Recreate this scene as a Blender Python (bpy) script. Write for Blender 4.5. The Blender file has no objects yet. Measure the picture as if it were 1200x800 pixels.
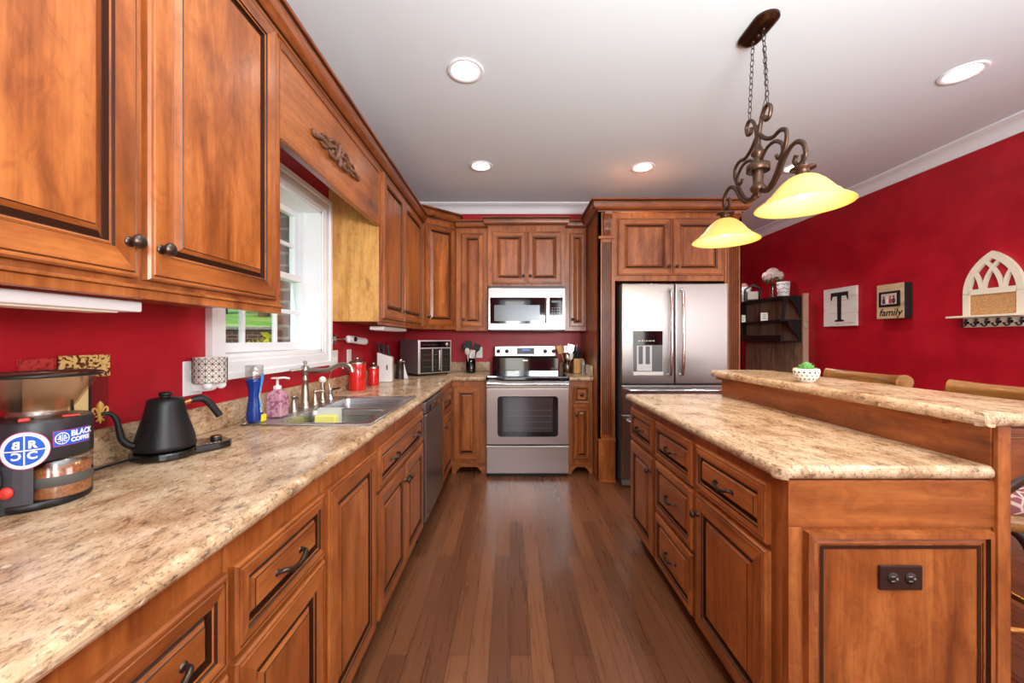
import bpy, math, random
from mathutils import Vector, Matrix, Euler
PI = math.pi
S = bpy.context.scene
COL = S.collection
random.seed(7)

# ------------------------------------------------------------------ camera, world, lights, exposure
CAMZ = 1.27
cd = bpy.data.cameras.new('camera'); cam = bpy.data.objects.new('camera', cd); COL.objects.link(cam)
cam.location = (0, 0, CAMZ); cam.rotation_euler = (PI/2, 0, 0)
cd.sensor_width = 36; cd.lens = 13.8; cd.shift_x = 0.00167; cd.shift_y = -0.0025
cd.clip_start = 0.02; cd.clip_end = 200
S.camera = cam
S.view_settings.view_transform = 'Standard'; S.view_settings.look = 'None'
S.view_settings.gamma = 1; S.view_settings.use_curve_mapping = False
S.view_settings.exposure = 0.12
S.cycles.use_denoising = True
S.cycles.max_bounces = 8; S.cycles.diffuse_bounces = 4; S.cycles.glossy_bounces = 4
S.cycles.transmission_bounces = 8; S.cycles.transparent_max_bounces = 12
S.cycles.sample_clamp_indirect = 6.0

wd = bpy.data.worlds.new('world'); S.world = wd; wd.use_nodes = True
wn = wd.node_tree; bgn = wn.nodes['Background']
sky = wn.nodes.new('ShaderNodeTexSky'); sky.sky_type = 'NISHITA'; sky.sun_disc = False
sky.sun_elevation = math.radians(48); sky.sun_rotation = math.radians(200)
wn.links.new(sky.outputs[0], bgn.inputs[0]); bgn.inputs[1].default_value = 0.22

def light(name, kind, loc, energy, color=(1, 1, 1), rot=(0, 0, 0), size=None, size_y=None, spot=None, blend=0.6):
    l = bpy.data.lights.new(name, kind); l.energy = energy; l.color = color
    if kind == 'AREA':
        l.size = size
        if size_y: l.shape = 'RECTANGLE'; l.size_y = size_y
    elif kind == 'SPOT':
        l.spot_size = spot; l.spot_blend = blend; l.shadow_soft_size = size or 0.05
    elif kind == 'POINT': l.shadow_soft_size = size or 0.05
    elif kind == 'SUN': l.angle = math.radians(1.0)
    o = bpy.data.objects.new(name, l); COL.objects.link(o)
    o.location = loc; o.rotation_euler = rot
    return o
light('sun', 'SUN', (-6, -2, 8), 3.2, (1, .96, .88), (math.radians(40), math.radians(-12), 0))
# patio door daylight behind the camera, then two added fills on the dining side
light('patio_daylight', 'AREA', (0.12, -2.50, 1.25), 16, (1, .985, .96), (PI/2, 0, 0), 0.5, 2.0)
light('dining_fill', 'AREA', (2.2, -2.50, 1.45), 36, (1, .985, .96), (PI/2, 0, 0), 1.9, 1.6)
light('dining_side_fill', 'AREA', (3.38, 0.35, 1.5), 28, (1, .99, .97), (PI/2, 0, PI/2), 1.5, 1.5)
light('camera_flash', 'AREA', (.06, -.45, 1.62), 9, (1, .99, .97), (math.radians(84), 0, math.radians(20)), .3, .5)
# the photographer's flash turned up to the ceiling behind the camera
light('bounce_flash', 'AREA', (.9, -.6, 1.6), 142, (.93, .97, 1), (math.radians(156), 0, 0), .9, .9)

# ------------------------------------------------------------------ helpers
def at(px, py, y):
    """point of the place seen at that pixel of the 1200x800 frame, at depth y"""
    return Vector(((px-598)*y/460, y, CAMZ-(py-397)*y/460))

class MB:
    def __init__(s): s.v = []; s.f = []; s.m = []; s.sm = []
    def add(s, vs, fs, m=0, smooth=False, M=None):
        b = len(s.v)
        s.v += [tuple(M @ Vector(v)) if M else tuple(v) for v in vs]
        for i, f in enumerate(fs):
            s.f.append([b+k for k in f]); s.m.append(m[i] if isinstance(m, list) else m); s.sm.append(smooth)
        return s
    def box(s, x0, x1, y0, y1, z0, z1, m=0, M=None):
        vs = [(x, y, z) for z in (z0, z1) for y in (y0, y1) for x in (x0, x1)]
        return s.add(vs, [(0, 2, 3, 1), (4, 5, 7, 6), (0, 1, 5, 4), (2, 6, 7, 3), (0, 4, 6, 2), (1, 3, 7, 5)], m, False, M)
    def lathe(s, prof, c=(0, 0, 0), n=28, m=0, axis='z', M=None, smooth=True, cap=True):
        vs = []
        for r, h in prof:
            for k in range(n):
                a = 2*PI*k/n; x, y = r*math.cos(a), r*math.sin(a)
                p = (x, y, h) if axis == 'z' else ((x, -h, y) if axis == 'y' else (h, x, y))
                vs.append((p[0]+c[0], p[1]+c[1], p[2]+c[2]))
        fs = []
        for i in range(len(prof)-1):
            for k in range(n):
                a, b = i*n+k, i*n+(k+1) % n
                fs.append((a, b, b+n, a+n))
        s.add(vs, fs, m, smooth, M)
        if cap:
            s.add(vs[:n], [tuple(range(n))[::-1]], m, False, M); s.add(vs[-n:], [tuple(range(n))], m, False, M)
        return s
    def cyl(s, c, r, h, n=24, m=0, axis='z', M=None): return s.lathe([(r, 0), (r, h)], c, n, m, axis, M)
    def tube(s, pts, r, n=8, m=0, closed=False, M=None, flat=1.0):
        pts = [Vector(p) for p in pts]; N = len(pts); vs = []
        rad = r if isinstance(r, (list, tuple)) else [r]*N
        up = Vector((0, 0, 1)); prev = None
        for i, p in enumerate(pts):
            if closed: d = pts[(i+1) % N]-pts[i-1]
            else: d = pts[min(i+1, N-1)]-pts[max(i-1, 0)]
            d.normalize()
            if prev is None:
                u = Vector((0, 0, 1)) if abs(d.z) < .9 else Vector((1, 0, 0))
                a = d.cross(u).normalized()
            else:
                a = (prev-d*prev.dot(d)); a = a.normalized() if a.length > 1e-6 else d.orthogonal().normalized()
            prev = a; b = d.cross(a)
            for k in range(n):
                t = 2*PI*k/n; vs.append(p+a*math.cos(t)*rad[i]*flat+b*math.sin(t)*rad[i])
        fs = []
        for i in range(N if closed else N-1):
            j = (i+1) % N
            for k in range(n):
                fs.append((i*n+k, i*n+(k+1) % n, j*n+(k+1) % n, j*n+k))
        s.add(vs, fs, m, True, M)
        if not closed:
            s.add(vs[:n], [tuple(range(n))], m, False, M); s.add(vs[-n:], [tuple(range(n))[::-1]], m, False, M)
        return s
    def prism(s, poly, a0, a1, axis='y', m=0, M=None, smooth=False):
        """poly in the plane across axis: y->(x,z), x->(y,z), z->(x,y)"""
        def P(p, a): return (p[0], a, p[1]) if axis == 'y' else ((a, p[0], p[1]) if axis == 'x' else (p[0], p[1], a))
        n = len(poly); vs = [P(p, a0) for p in poly]+[P(p, a1) for p in poly]
        s.add(vs, [tuple(range(n)), tuple(range(2*n-1, n-1, -1))], m, False, M)
        s.add(vs, [(k, k+n, (k+1) % n+n, (k+1) % n) for k in range(n)], m, smooth, M)
        return s
    def ball(s, c, r, m=0, sx=1, sy=1, sz=1, n=14, M=None):
        prof = [(max(1e-4, r*math.sin(PI*i/n)), -r*math.cos(PI*i/n)) for i in range(n+1)]
        T = Matrix.Translation(c) @ Matrix.Diagonal((sx, sy, sz, 1))
        return s.lathe(prof, (0, 0, 0), 2*n, m, 'z', (M @ T) if M else T, True, False)
    def build(s, name, mats, parent=None, bevel=0, world=False, seg=2, sub=0, solid=0):
        vs = s.v
        if world and parent is not None:
            Mi = wmat(parent).inverted(); vs = [tuple(Mi @ Vector(v)) for v in vs]
        me = bpy.data.meshes.new(name); me.from_pydata(vs, [], s.f); me.validate()
        if not isinstance(mats, (list, tuple)): mats = [mats]
        for mt in mats: me.materials.append(mt)
        if len(me.polygons) == len(s.f):
            for p, mi, sm in zip(me.polygons, s.m, s.sm): p.material_index = min(mi, len(mats)-1); p.use_smooth = sm
        import bmesh
        bm = bmesh.new(); bm.from_mesh(me)
        bmesh.ops.remove_doubles(bm, verts=bm.verts, dist=1e-6) if bevel or sub else None
        bmesh.ops.recalc_face_normals(bm, faces=bm.faces); bm.to_mesh(me); bm.free()
        o = bpy.data.objects.new(name, me); COL.objects.link(o)
        if parent is not None: o.parent = parent
        if bevel:
            b = o.modifiers.new('bevel', 'BEVEL'); b.width = bevel; b.segments = seg; b.limit_method = 'ANGLE'; b.angle_limit = math.radians(40)
        if solid:
            b = o.modifiers.new('solid', 'SOLIDIFY'); b.thickness = solid; b.offset = 0
        if sub:
            b = o.modifiers.new('sub', 'SUBSURF'); b.levels = sub; b.render_levels = sub
        return o

def wmat(o):
    M = Matrix.LocRotScale(o.location, o.rotation_euler, o.scale)
    return wmat(o.parent) @ M if o.parent else M
def tag(o, label=None, cat=None, group=None, kind=None):
    if label: o['label'] = label
    if cat: o['category'] = cat
    if group: o['group'] = group
    if kind: o['kind'] = kind
    return o
def thing(name, label, cat, loc=(0, 0, 0), rz=0, group=None):
    o = bpy.data.objects.new(name, None); COL.objects.link(o); o.empty_display_size = .1
    o.location = loc; o.rotation_euler = (0, 0, rz)
    return tag(o, label, cat, group)
def struct(name, mb, mat, parent=None, **k):
    o = mb.build(name, mat, parent, **k)
    if parent is None: o['kind'] = 'structure'
    return o
def sm_path(pts, k=6):
    """Catmull-Rom through the points"""
    P = [Vector(p) for p in pts]; out = []
    for i in range(len(P)-1):
        a, b, c, d = P[max(i-1, 0)], P[i], P[i+1], P[min(i+2, len(P)-1)]
        for j in range(k):
            t = j/k
            out.append(.5*((2*b)+(c-a)*t+(2*a-5*b+4*c-d)*t*t+(3*b-a-3*c+d)*t**3))
    return out+[P[-1]]
def text_mesh(body, size, extrude=0.0004, shear=0, align='CENTER', bold=0):
    cu = bpy.data.curves.new('lettering', 'FONT'); cu.body = body; cu.size = size; cu.extrude = extrude
    cu.align_x = align; cu.align_y = 'CENTER'; cu.shear = shear; cu.offset = bold; cu.resolution_u = 4
    o = bpy.data.objects.new('lettering', cu); COL.objects.link(o)
    bpy.context.view_layer.update()
    dg = bpy.context.evaluated_depsgraph_get()
    me = bpy.data.meshes.new_from_object(o.evaluated_get(dg))
    vs = [tuple(v.co) for v in me.vertices]; fs = [tuple(p.vertices) for p in me.polygons]
    bpy.data.objects.remove(o); bpy.data.curves.remove(cu); bpy.data.meshes.remove(me)
    return vs, fs

# ------------------------------------------------------------------ materials
def srgb(r, g, b):
    f = lambda c: (c/255/12.92) if c/255 <= .04045 else ((c/255+.055)/1.055)**2.4
    return (f(r), f(g), f(b), 1)
def mat(name, col, rough=.5, metal=0, emit=None, es=0, trans=0, ior=1.45, alpha=1, coat=0):
    m = bpy.data.materials.new(name); m.use_nodes = True
    b = m.node_tree.nodes['Principled BSDF']
    b.inputs['Base Color'].default_value = col; b.inputs['Roughness'].default_value = rough
    b.inputs['Metallic'].default_value = metal; b.inputs['IOR'].default_value = ior
    b.inputs['Transmission Weight'].default_value = trans; b.inputs['Alpha'].default_value = alpha
    b.inputs['Coat Weight'].default_value = coat
    if emit: b.inputs['Emission Color'].default_value = emit; b.inputs['Emission Strength'].default_value = es
    return m
class NT:
    def __init__(s, m): s.m = m; s.t = m.node_tree; s.b = s.t.nodes['Principled BSDF']
    def n(s, typ, **k):
        x = s.t.nodes.new(typ)
        for a, v in k.items():
            if a in x.inputs: x.inputs[a].default_value = v
            else: setattr(x, a, v)
        return x
    def l(s, a, b): s.t.links.new(a, b)
    def coords(s, scale=(1, 1, 1), rot=(0, 0, 0), rnd=0):
        tc = s.n('ShaderNodeTexCoord'); src = tc.outputs['Object']
        if rnd:
            oi = s.n('ShaderNodeObjectInfo'); mu = s.n('ShaderNodeVectorMath', operation='MULTIPLY_ADD')
            s.l(oi.outputs['Random'], mu.inputs[0]); mu.inputs[1].default_value = (rnd, rnd*.7, rnd*1.3); s.l(src, mu.inputs[2]); src = mu.outputs[0]
        mp = s.n('ShaderNodeMapping'); mp.inputs['Scale'].default_value = scale; mp.inputs['Rotation'].default_value = rot
        s.l(src, mp.inputs[0]); return mp.outputs[0]
    def noise(s, vec, scale, detail=4, rough=.55, dist=0):
        x = s.n('ShaderNodeTexNoise'); x.inputs['Scale'].default_value = scale; x.inputs['Detail'].default_value = detail
        x.inputs['Roughness'].default_value = rough; x.inputs['Distortion'].default_value = dist
        s.l(vec, x.inputs['Vector']); return x.outputs['Fac']
    def ramp(s, fac, stops, interp='LINEAR'):
        r = s.n('ShaderNodeValToRGB'); r.color_ramp.interpolation = interp
        e = r.color_ramp.elements
        while len(e) < len(stops): e.new(.5)
        for x, (p, c) in zip(e, stops): x.position = p; x.color = c if len(c) == 4 else (*c, 1)
        s.l(fac, r.inputs[0]); return r.outputs[0]
    def mix(s, fac, a, b, mode='MIX'):
        x = s.n('ShaderNodeMix', data_type='RGBA', blend_type=mode)
        for v, i in ((fac, 0), (a, 6), (b, 7)):
            if hasattr(v, 'links'): s.l(v, x.inputs[i])
            else: x.inputs[i].default_value = v
        return x.outputs[2]
    def bump(s, h, strength, dist=.01):
        x = s.n('ShaderNodeBump'); x.inputs['Strength'].default_value = strength; x.inputs['Distance'].default_value = dist
        s.l(h, x.inputs['Height']); s.l(x.outputs[0], s.b.inputs['Normal'])
W4 = (1, 1, 1, 1)
def wood(name, axis, dark, mid, light_, rough=.33, blotch=.6, rnd=9, gloss_coat=.25):
    m = mat(name, mid, rough, coat=gloss_coat); t = NT(m); t.b.inputs['Coat Roughness'].default_value = .2
    sc = {'z': (1, 1, .13), 'x': (.13, 1, 1), 'y': (1, .13, 1)}[axis]
    sf = {'z': (1, 1, .03), 'x': (.03, 1, 1), 'y': (1, .03, 1)}[axis]
    v = t.coords(sc, rnd=rnd); vf = t.coords(sf, rnd=rnd); vb = t.coords({'z': (1, 1, .5), 'x': (.5, 1, 1), 'y': (1, .5, 1)}[axis], rnd=rnd)
    c = t.ramp(t.noise(v, 9, 6, .6, 1.2), [(.28, dark), (.47, mid), (.72, light_)])
    fine = t.ramp(t.noise(vf, 120, 3, .6), [(.3, (.72, .68, .62, 1)), (.62, W4)])
    c = t.mix(.55, c, fine, 'MULTIPLY')
    bl = t.ramp(t.noise(vb, 5, 3, .6, .6), [(.32, (.56, .46, .40, 1)), (.50, W4)])
    c = t.mix(blotch, c, bl, 'MULTIPLY')
    fig = t.ramp(t.noise(vb, 24, 5, .65, 1.6), [(.36, (.70, .60, .54, 1)), (.50, (.98, .97, .95, 1)), (.68, (1.12, 1.1, 1.06, 1))])
    c = t.mix(blotch, c, fig, 'MULTIPLY')
    kn = t.ramp(t.noise(vb, 8.5, 2, .5, .2), [(.24, (.38, .30, .26, 1)), (.31, W4)])
    c = t.mix(blotch, c, kn, 'MULTIPLY')
    t.l(c, t.b.inputs['Base Color']); t.bump(t.noise(vf, 120, 3, .6), .05, .002)
    return m
WD, WM, WL = srgb(112, 56, 24), srgb(156, 86, 38), srgb(190, 116, 60)
M_wood = wood('stained_maple', 'z', WD, WM, WL)
M_woodh = wood('stained_maple_rail', 'x', WD, WM, WL)
M_woody = wood('stained_maple_long', 'y', WD, WM, WL)
M_crown = wood('crown_maple', 'y', srgb(96, 48, 22), srgb(138, 74, 34), srgb(165, 96, 50))
M_crownx = wood('crown_maple_cross', 'x', srgb(96, 48, 22), srgb(138, 74, 34), srgb(165, 96, 50))
M_glaze_shade = mat('dark_glaze_and_shade', srgb(52, 26, 14), .4)
M_raw = wood('unfinished_maple', 'z', srgb(176, 116, 54), srgb(205, 152, 82), srgb(220, 172, 104), .5, .6, 9, 0)
M_toe = mat('toe_kick_dark', srgb(40, 22, 14), .6)
M_dish = mat('dark_bronze', srgb(84, 72, 66), .32, .9)
M_bronze = mat('aged_bronze', srgb(96, 74, 60), .38, .85)
M_white = mat('white_paint', srgb(236, 238, 240), .35)
M_offwhite = mat('ivory_plastic', srgb(236, 232, 220), .35)
M_black = mat('black_plastic', srgb(22, 22, 24), .35)
M_matte = mat('matte_black', srgb(28, 28, 30), .5)
M_gloss = mat('black_glass', srgb(10, 10, 12), .06, coat=.5)
M_chrome = mat('chrome', srgb(215, 215, 215), .12, 1)
M_nickel = mat('brushed_nickel', srgb(178, 168, 155), .28, 1)
M_red = mat('red_enamel', srgb(214, 34, 30), .15, coat=.5)
M_redplastic = mat('red_plastic', srgb(205, 60, 50), .4)
def mglass(name, col, rough=.0, fac=.85):
    m = bpy.data.materials.new(name); m.use_nodes = True; t = m.node_tree; t.nodes.clear()
    o = t.nodes.new('ShaderNodeOutputMaterial'); mx = t.nodes.new('ShaderNodeMixShader'); tr = t.nodes.new('ShaderNodeBsdfTransparent')
    gl = t.nodes.new('ShaderNodeBsdfGlossy'); gl.inputs['Roughness'].default_value = rough; tr.inputs[0].default_value = col
    mx.inputs[0].default_value = 1-fac
    t.links.new(tr.outputs[0], mx.inputs[1]); t.links.new(gl.outputs[0], mx.inputs[2]); t.links.new(mx.outputs[0], o.inputs[0])
    return m
M_pane = mglass('window_glass', (.97, .99, .98, 1), 0, .93)
M_clear = mglass('clear_plastic', (.80, .78, .76, 1), .15, .80)
M_smoke = mglass('smoked_plastic', (.93, .86, .80, 1), .3, .80)

def steel(name, axis, base=(.44, .42, .41, 1), rough=.24, r2=.38):
    m = mat(name, base, rough, 1); t = NT(m)
    sc = {'z': (1, 1, .01), 'x': (.01, 1, 1), 'y': (1, .01, 1)}[axis]
    n = t.noise(t.coords(sc), 260, 2, .5)
    mr = t.n('ShaderNodeMapRange'); t.l(n, mr.inputs[0]); mr.inputs[3].default_value = rough; mr.inputs[4].default_value = r2
    t.l(mr.outputs[0], t.b.inputs['Roughness']); t.bump(n, .03, .001)
    t.b.inputs['Anisotropic'].default_value = .8
    tg = t.n('ShaderNodeTangent'); tg.direction_type = 'RADIAL'; tg.axis = 'Z'; t.l(tg.outputs[0], t.b.inputs['Tangent'])
    return m
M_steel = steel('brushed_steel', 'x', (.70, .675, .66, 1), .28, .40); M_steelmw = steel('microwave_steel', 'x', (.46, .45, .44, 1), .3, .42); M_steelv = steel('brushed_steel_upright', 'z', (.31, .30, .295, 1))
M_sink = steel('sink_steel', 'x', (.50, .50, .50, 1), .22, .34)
M_steeldark = steel('dark_steel', 'x', (.33, .31, .30, 1), .25, .35)  # darker steel for the dishwasher fronts

# red paint
M_wall = mat('red_wall_paint', srgb(176, 22, 38), .42); t = NT(M_wall)
n = t.noise(t.coords(), 3.2, 6, .65, .3)
t.l(t.ramp(n, [(.33, srgb(160, 14, 30)), (.52, srgb(180, 20, 37)), (.72, srgb(190, 32, 46))]), t.b.inputs['Base Color'])
t.bump(t.noise(t.coords(), 90, 3), .05, .002)
M_ceil = mat('ceiling_paint', (.76, .86, .90, 1), .7); t = NT(M_ceil)
t.bump(t.noise(t.coords(), 60, 3), .04, .002)
# laminate that looks like granite
M_counter = mat('granite_look_laminate', srgb(205, 175, 135), .22); t = NT(M_counter)
v = t.coords((1.25, .8, 1), (0, 0, .5)); v1 = t.coords((1.5, .7, 1.2), (0, 0, .5))
big = t.ramp(t.noise(v, 7, 6, .62, .7), [(.28, srgb(150, 118, 94)), (.42, srgb(192, 162, 130)), (.56, srgb(218, 194, 164)), (.76, srgb(230, 214, 192))])
med = t.ramp(t.noise(v1, 36, 7, .75, .4), [(.38, srgb(112, 84, 68)), (.47, srgb(232, 218, 198)), (.70, W4)])
c = t.mix(.72, big, med, 'MULTIPLY')
spk = t.ramp(t.noise(v1, 130, 5, .75, .2), [(.37, (.10, .08, .07, 1)), (.45, W4)])
c = t.mix(.7, c, spk, 'MULTIPLY')
wht = t.ramp(t.noise(v, 48, 4, .6), [(.62, (0, 0, 0, 1)), (.74, W4)])
x = t.n('ShaderNodeMix', data_type='RGBA', blend_type='MIX'); t.l(wht, x.inputs[0]); t.l(c, x.inputs[6]); x.inputs[7].default_value = srgb(238, 222, 196)
t.l(x.outputs[2], t.b.inputs['Base Color'])
# plank floor
M_floor = mat('oak_plank_floor', srgb(110, 66, 42), .3); t = NT(M_floor)
tc = t.n('ShaderNodeTexCoord'); mp = t.n('ShaderNodeMapping'); mp.inputs['Rotation'].default_value = (0, 0, PI/2); t.l(tc.outputs['Object'], mp.inputs[0])
br = t.n('ShaderNodeTexBrick'); br.offset = .37; br.offset_frequency = 3
t.l(mp.outputs[0], br.inputs['Vector'])
for k, vv in (('Scale', 1), ('Mortar Size', .0011), ('Mortar Smooth', .1), ('Brick Width', 1.15), ('Row Height', .083), ('Bias', 0)): br.inputs[k].default_value = vv
br.inputs['Color1'].default_value = srgb(94, 57, 37); br.inputs['Color2'].default_value = srgb(126, 80, 52); br.inputs['Mortar'].default_value = srgb(48, 26, 16)
g = t.noise(t.coords((1, .05, 1)), 34, 6, .65, 1.2)
gr = t.ramp(g, [(.30, (.74, .70, .66, 1)), (.5, (.95, .93, .9, 1)), (.7, (1.12, 1.1, 1.05, 1))])
c = t.mix(.8, br.outputs['Color'], gr, 'MULTIPLY')
g2 = t.ramp(t.noise(t.coords((1, .4, 1)), 2.2, 3), [(.35, (.82, .8, .8, 1)), (.65, W4)])
c = t.mix(.7, c, g2, 'MULTIPLY')
t.l(c, t.b.inputs['Base Color'])
rr = t.n('ShaderNodeMapRange'); t.l(g, rr.inputs[0]); rr.inputs[3].default_value = .2; rr.inputs[4].default_value = .38; t.l(rr.outputs[0], t.b.inputs['Roughness'])
t.bump(g, .06, .002)
# brick, grass, leaves
M_brick = mat('brick', srgb(110, 60, 48), .9); t = NT(M_brick)
tc = t.n('ShaderNodeTexCoord'); mp = t.n('ShaderNodeMapping'); mp.inputs['Rotation'].default_value = (PI/2, 0, 0); t.l(tc.outputs['Object'], mp.inputs[0])
br = t.n('ShaderNodeTexBrick'); t.l(mp.outputs[0], br.inputs['Vector'])
for k, vv in (('Scale', 1), ('Mortar Size', .008), ('Brick Width', .21), ('Row Height', .075)): br.inputs[k].default_value = vv
br.inputs['Color1'].default_value = srgb(66, 42, 34); br.inputs['Color2'].default_value = srgb(92, 56, 44); br.inputs['Mortar'].default_value = srgb(110, 104, 92)
t.l(br.outputs['Color'], t.b.inputs['Base Color'])
M_grass = mat('lawn_grass', srgb(110, 160, 50), .9); t = NT(M_grass)
t.l(t.ramp(t.noise(t.coords(), 5, 5), [(.3, srgb(92, 140, 40)), (.7, srgb(140, 185, 70))]), t.b.inputs['Base Color'])
M_leaf = mat('green_leaves', srgb(70, 110, 40), .7); M_leafy = mat('yellow_leaves', srgb(205, 200, 60), .7)
M_bark = mat('bark', srgb(80, 62, 48), .9)

# ------------------------------------------------------------------ room shell
XL, XR, YB, YF, YE, ZC = -1.165, 3.43, 4.36, -2.6, 6.3, 2.76
XK = 2.11   # where the kitchen wall ends
struct('floor', MB().box(XL-.3, XR+.2, YF-.2, YE+.2, -.1, 0), M_floor)
struct('ceiling', MB().box(XL-.3, XR+.2, YF-.2, YE+.2, ZC, ZC+.1), M_ceil)
wy0, wy1, wz0, wz1 = 1.59, 2.426, 1.195, 2.055
wl = MB()
wl.box(XL-.185, XL, YF, wy0, 0, ZC); wl.box(XL-.185, XL, wy1, YE, 0, ZC)
wl.box(XL-.185, XL, wy0, wy1, 0, wz0); wl.box(XL-.185, XL, wy0, wy1, wz1, ZC)
struct('wall_left', wl, M_wall)
wx = MB()
for q in ((YF, wy0, 0, ZC), (wy1, YE, 0, ZC), (wy0, wy1, 0, wz0), (wy0, wy1, wz1, ZC)): wx.box(XL-.285, XL-.186, q[0], q[1], q[2], q[3])
EXT = wx
struct('wall_back', MB().box(XL, XK, YB, YB+.13, 0, ZC).box(XK-.12, XK, YB+.13, YE, 0, ZC), M_wall)
struct('wall_right', MB().box(XR, XR+.15, YF, YE, 0, ZC), M_wall)
struct('wall_far', MB().box(XK, XR, YE, YE+.15, 0, ZC), M_wall)
wf = MB()   # wall behind the camera: patio door opening, wide window opening added for light
wf.box(XL, -.28, YF-.15, YF, 0, ZC); wf.box(-.28, .52, YF-.15, YF, 2.3, ZC); wf.box(.52, 1.22, YF-.15, YF, 0, ZC)
wf.box(1.22, 3.18, YF-.15, YF, 0, .62); wf.box(1.22, 3.18, YF-.15, YF, 2.28, ZC); wf.box(3.18, XR, YF-.15, YF, 0, ZC)
struct('wall_front', wf, M_wall)
# white crown moulding
def crown_prof(d, h, steps=6):
    pts = [(0, 0), (0, -h), (d*.12, -h), (d*.14, -h*.86)]
    for i in range(steps+1):
        a = i/steps*PI/2; pts.append((d*.14+d*.66*(1-math.cos(a)), -h*.80+h*.58*math.sin(a)))
    return pts+[(d*.86, -h*.16), (d, -h*.14), (d, 0)]
struct('trim_1', MB().prism([(YB-p, ZC+q) for p, q in crown_prof(.09, .105)], XL, XK, 'x'), M_white)
struct('trim_2', MB().prism([(XR-p, ZC+q) for p, q in crown_prof(.09, .105)], YF, YE, 'y'), M_white)
struct('trim_3', MB().prism([(XK+p, ZC+q) for p, q in crown_prof(.09, .105)], YB, YE, 'y'), M_white)
struct('baseboard_right', MB().box(XR-.016, XR, YF, YE, 0, .13), M_white, bevel=.004)

# window over the sink
win = thing('window_1', None, None, (XL, (wy0+wy1)/2, wz0)); win['kind'] = 'structure'
cas = MB(); cw = .09
def casing(mb, w0, w1, d0, d1):
    # mitred frame: inset w0..w1 outward from the opening, d0/d1 thickness at those insets
    oy0, oy1, oz0, oz1 = wy0-w1, wy1+w1, wz0-w1, wz1+w1; iy0, iy1, iz0, iz1 = wy0-w0, wy1+w0, wz0-w0, wz1+w0
    vs = [(XL+d0, iy0, iz0), (XL+d0, iy1, iz0), (XL+d0, iy1, iz1), (XL+d0, iy0, iz1), (XL+d1, oy0, oz0), (XL+d1, oy1, oz0), (XL+d1, oy1, oz1), (XL+d1, oy0, oz1)]
    mb.add(vs, [(k, (k+1) % 4, (k+1) % 4+4, k+4) for k in range(4)])
for a in ((0, 0, 0, .012), (0, .012, .012, .012), (.012, .02, .012, .017), (.02, .06, .017, .017), (.06, .066, .017, .026), (.066, cw, .026, .026), (cw, cw, .026, 0)): casing(cas, *a)
struct('window_casing', cas, M_white, win, world=True)
jb = MB()
for b in ((wy0-.001, wy0+.012, wz0, wz1), (wy1-.012, wy1+.001, wz0, wz1)): jb.box(XL-.186, XL, b[0], b[1], b[2], b[3])
jb.box(XL-.186, XL, wy0, wy1, wz0-.001, wz0+.012); jb.box(XL-.186, XL, wy0, wy1, wz1-.012, wz1+.001)
jb.box(XL-.105, XL-.095, wy0, wy0+.03, wz0, wz1); jb.box(XL-.105, XL-.095, wy1-.03, wy1, wz0, wz1)
struct('window_jamb', jb, M_white, win, world=True)
def sash(name, x, z0, z1):
    y0, y1 = wy0+.012, wy1-.012; f = MB()
    f.box(x-.018, x+.018, y0, y0+.045, z0, z1); f.box(x-.018, x+.018, y1-.045, y1, z0, z1)
    f.box(x-.0172, x+.0172, y0+.002, y1-.002, z0+.0008, z0+.045); f.box(x-.0172, x+.0172, y0+.002, y1-.002, z1-.035, z1-.0008)
    for yy in (1.872, 2.132): f.box(x-.010, x+.010, yy-.011, yy+.011, z0, z1)
    zc = (z0+z1)/2; f.box(x-.010, x+.010, y0, y1, zc-.011, zc+.011)
    o = struct(name, f, M_white, win, bevel=.003, world=True)
    MB().box(x-.003, x+.003, y0+.04, y1-.04, z0+.04, z1-.03).build('glass_pane', M_pane, o, world=True)
sash('lower_sash', XL-.115, wz0+.012, 1.645); sash('upper_sash', XL-.152, 1.61, wz1-.012)

# ------------------------------------------------------------------ outside the window
struct('trim_5', EXT, M_brick)
struct('trim_4', MB().box(-40, XL-.24, -10, 60, -.5, -.1), M_grass)   # yard ground
lw = tag(MB().box(-9.5, -2.2, 8, 8.35, -.1, 1.50).box(-9.6, -2.1, 7.96, 8.4, 1.46, 1.52).build('retaining_wall', M_brick), 'low brick retaining wall beyond the lawn outside the window', 'wall')
hill = MB(); hv = []; hf = []
for j in range(9):
    for i in range(9): hv.append((-22+i*2.6, 8.36+j*3.2, 1.46+j*.32+.05*math.sin(i*1.3+j)))
hf = [(j*9+i, j*9+i+1, (j+1)*9+i+1, (j+1)*9+i) for j in range(8) for i in range(8)]
hill.add(hv, hf, 0, True); tag(hill.build('lawn', M_grass), kind='structure')
def foliage(c, rx, rz, n, size, m, seed=1):
    r = random.Random(seed); mb = MB()
    for k in range(n):
        d = Vector((r.gauss(0, 1), r.gauss(0, 1), r.gauss(0, 1))).normalized()*(r.random()**.4)
        p = Vector(c)+Vector((d.x*rx, d.y*rx, d.z*rz)); R = Euler((r.random()*6, r.random()*6, r.random()*6)).to_matrix().to_4x4(); s_ = size*(.6+r.random()*.8)
        mb.add([(-s_, 0, 0), (0, -s_*.5, s_*.1), (s_, 0, 0), (0, s_*.5, s_*.1)], [(0, 1, 2, 3)], m, False, Matrix.Translation(p) @ R)
    return mb
b = thing('yellow_shrub', 'bright yellow shrub in front of the brick retaining wall outside the window', 'shrub', (-3.7, 6.2, -.1))
foliage((-3.72, 6.2, .95), .42, .42, 900, .07, 0, 3).build('foliage', M_leafy, b, world=True)
MB().tube([(-3.7, 6.2, -.1), (-3.72, 6.2, .8)], .04).build('stem', M_bark, b, world=True)
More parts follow.
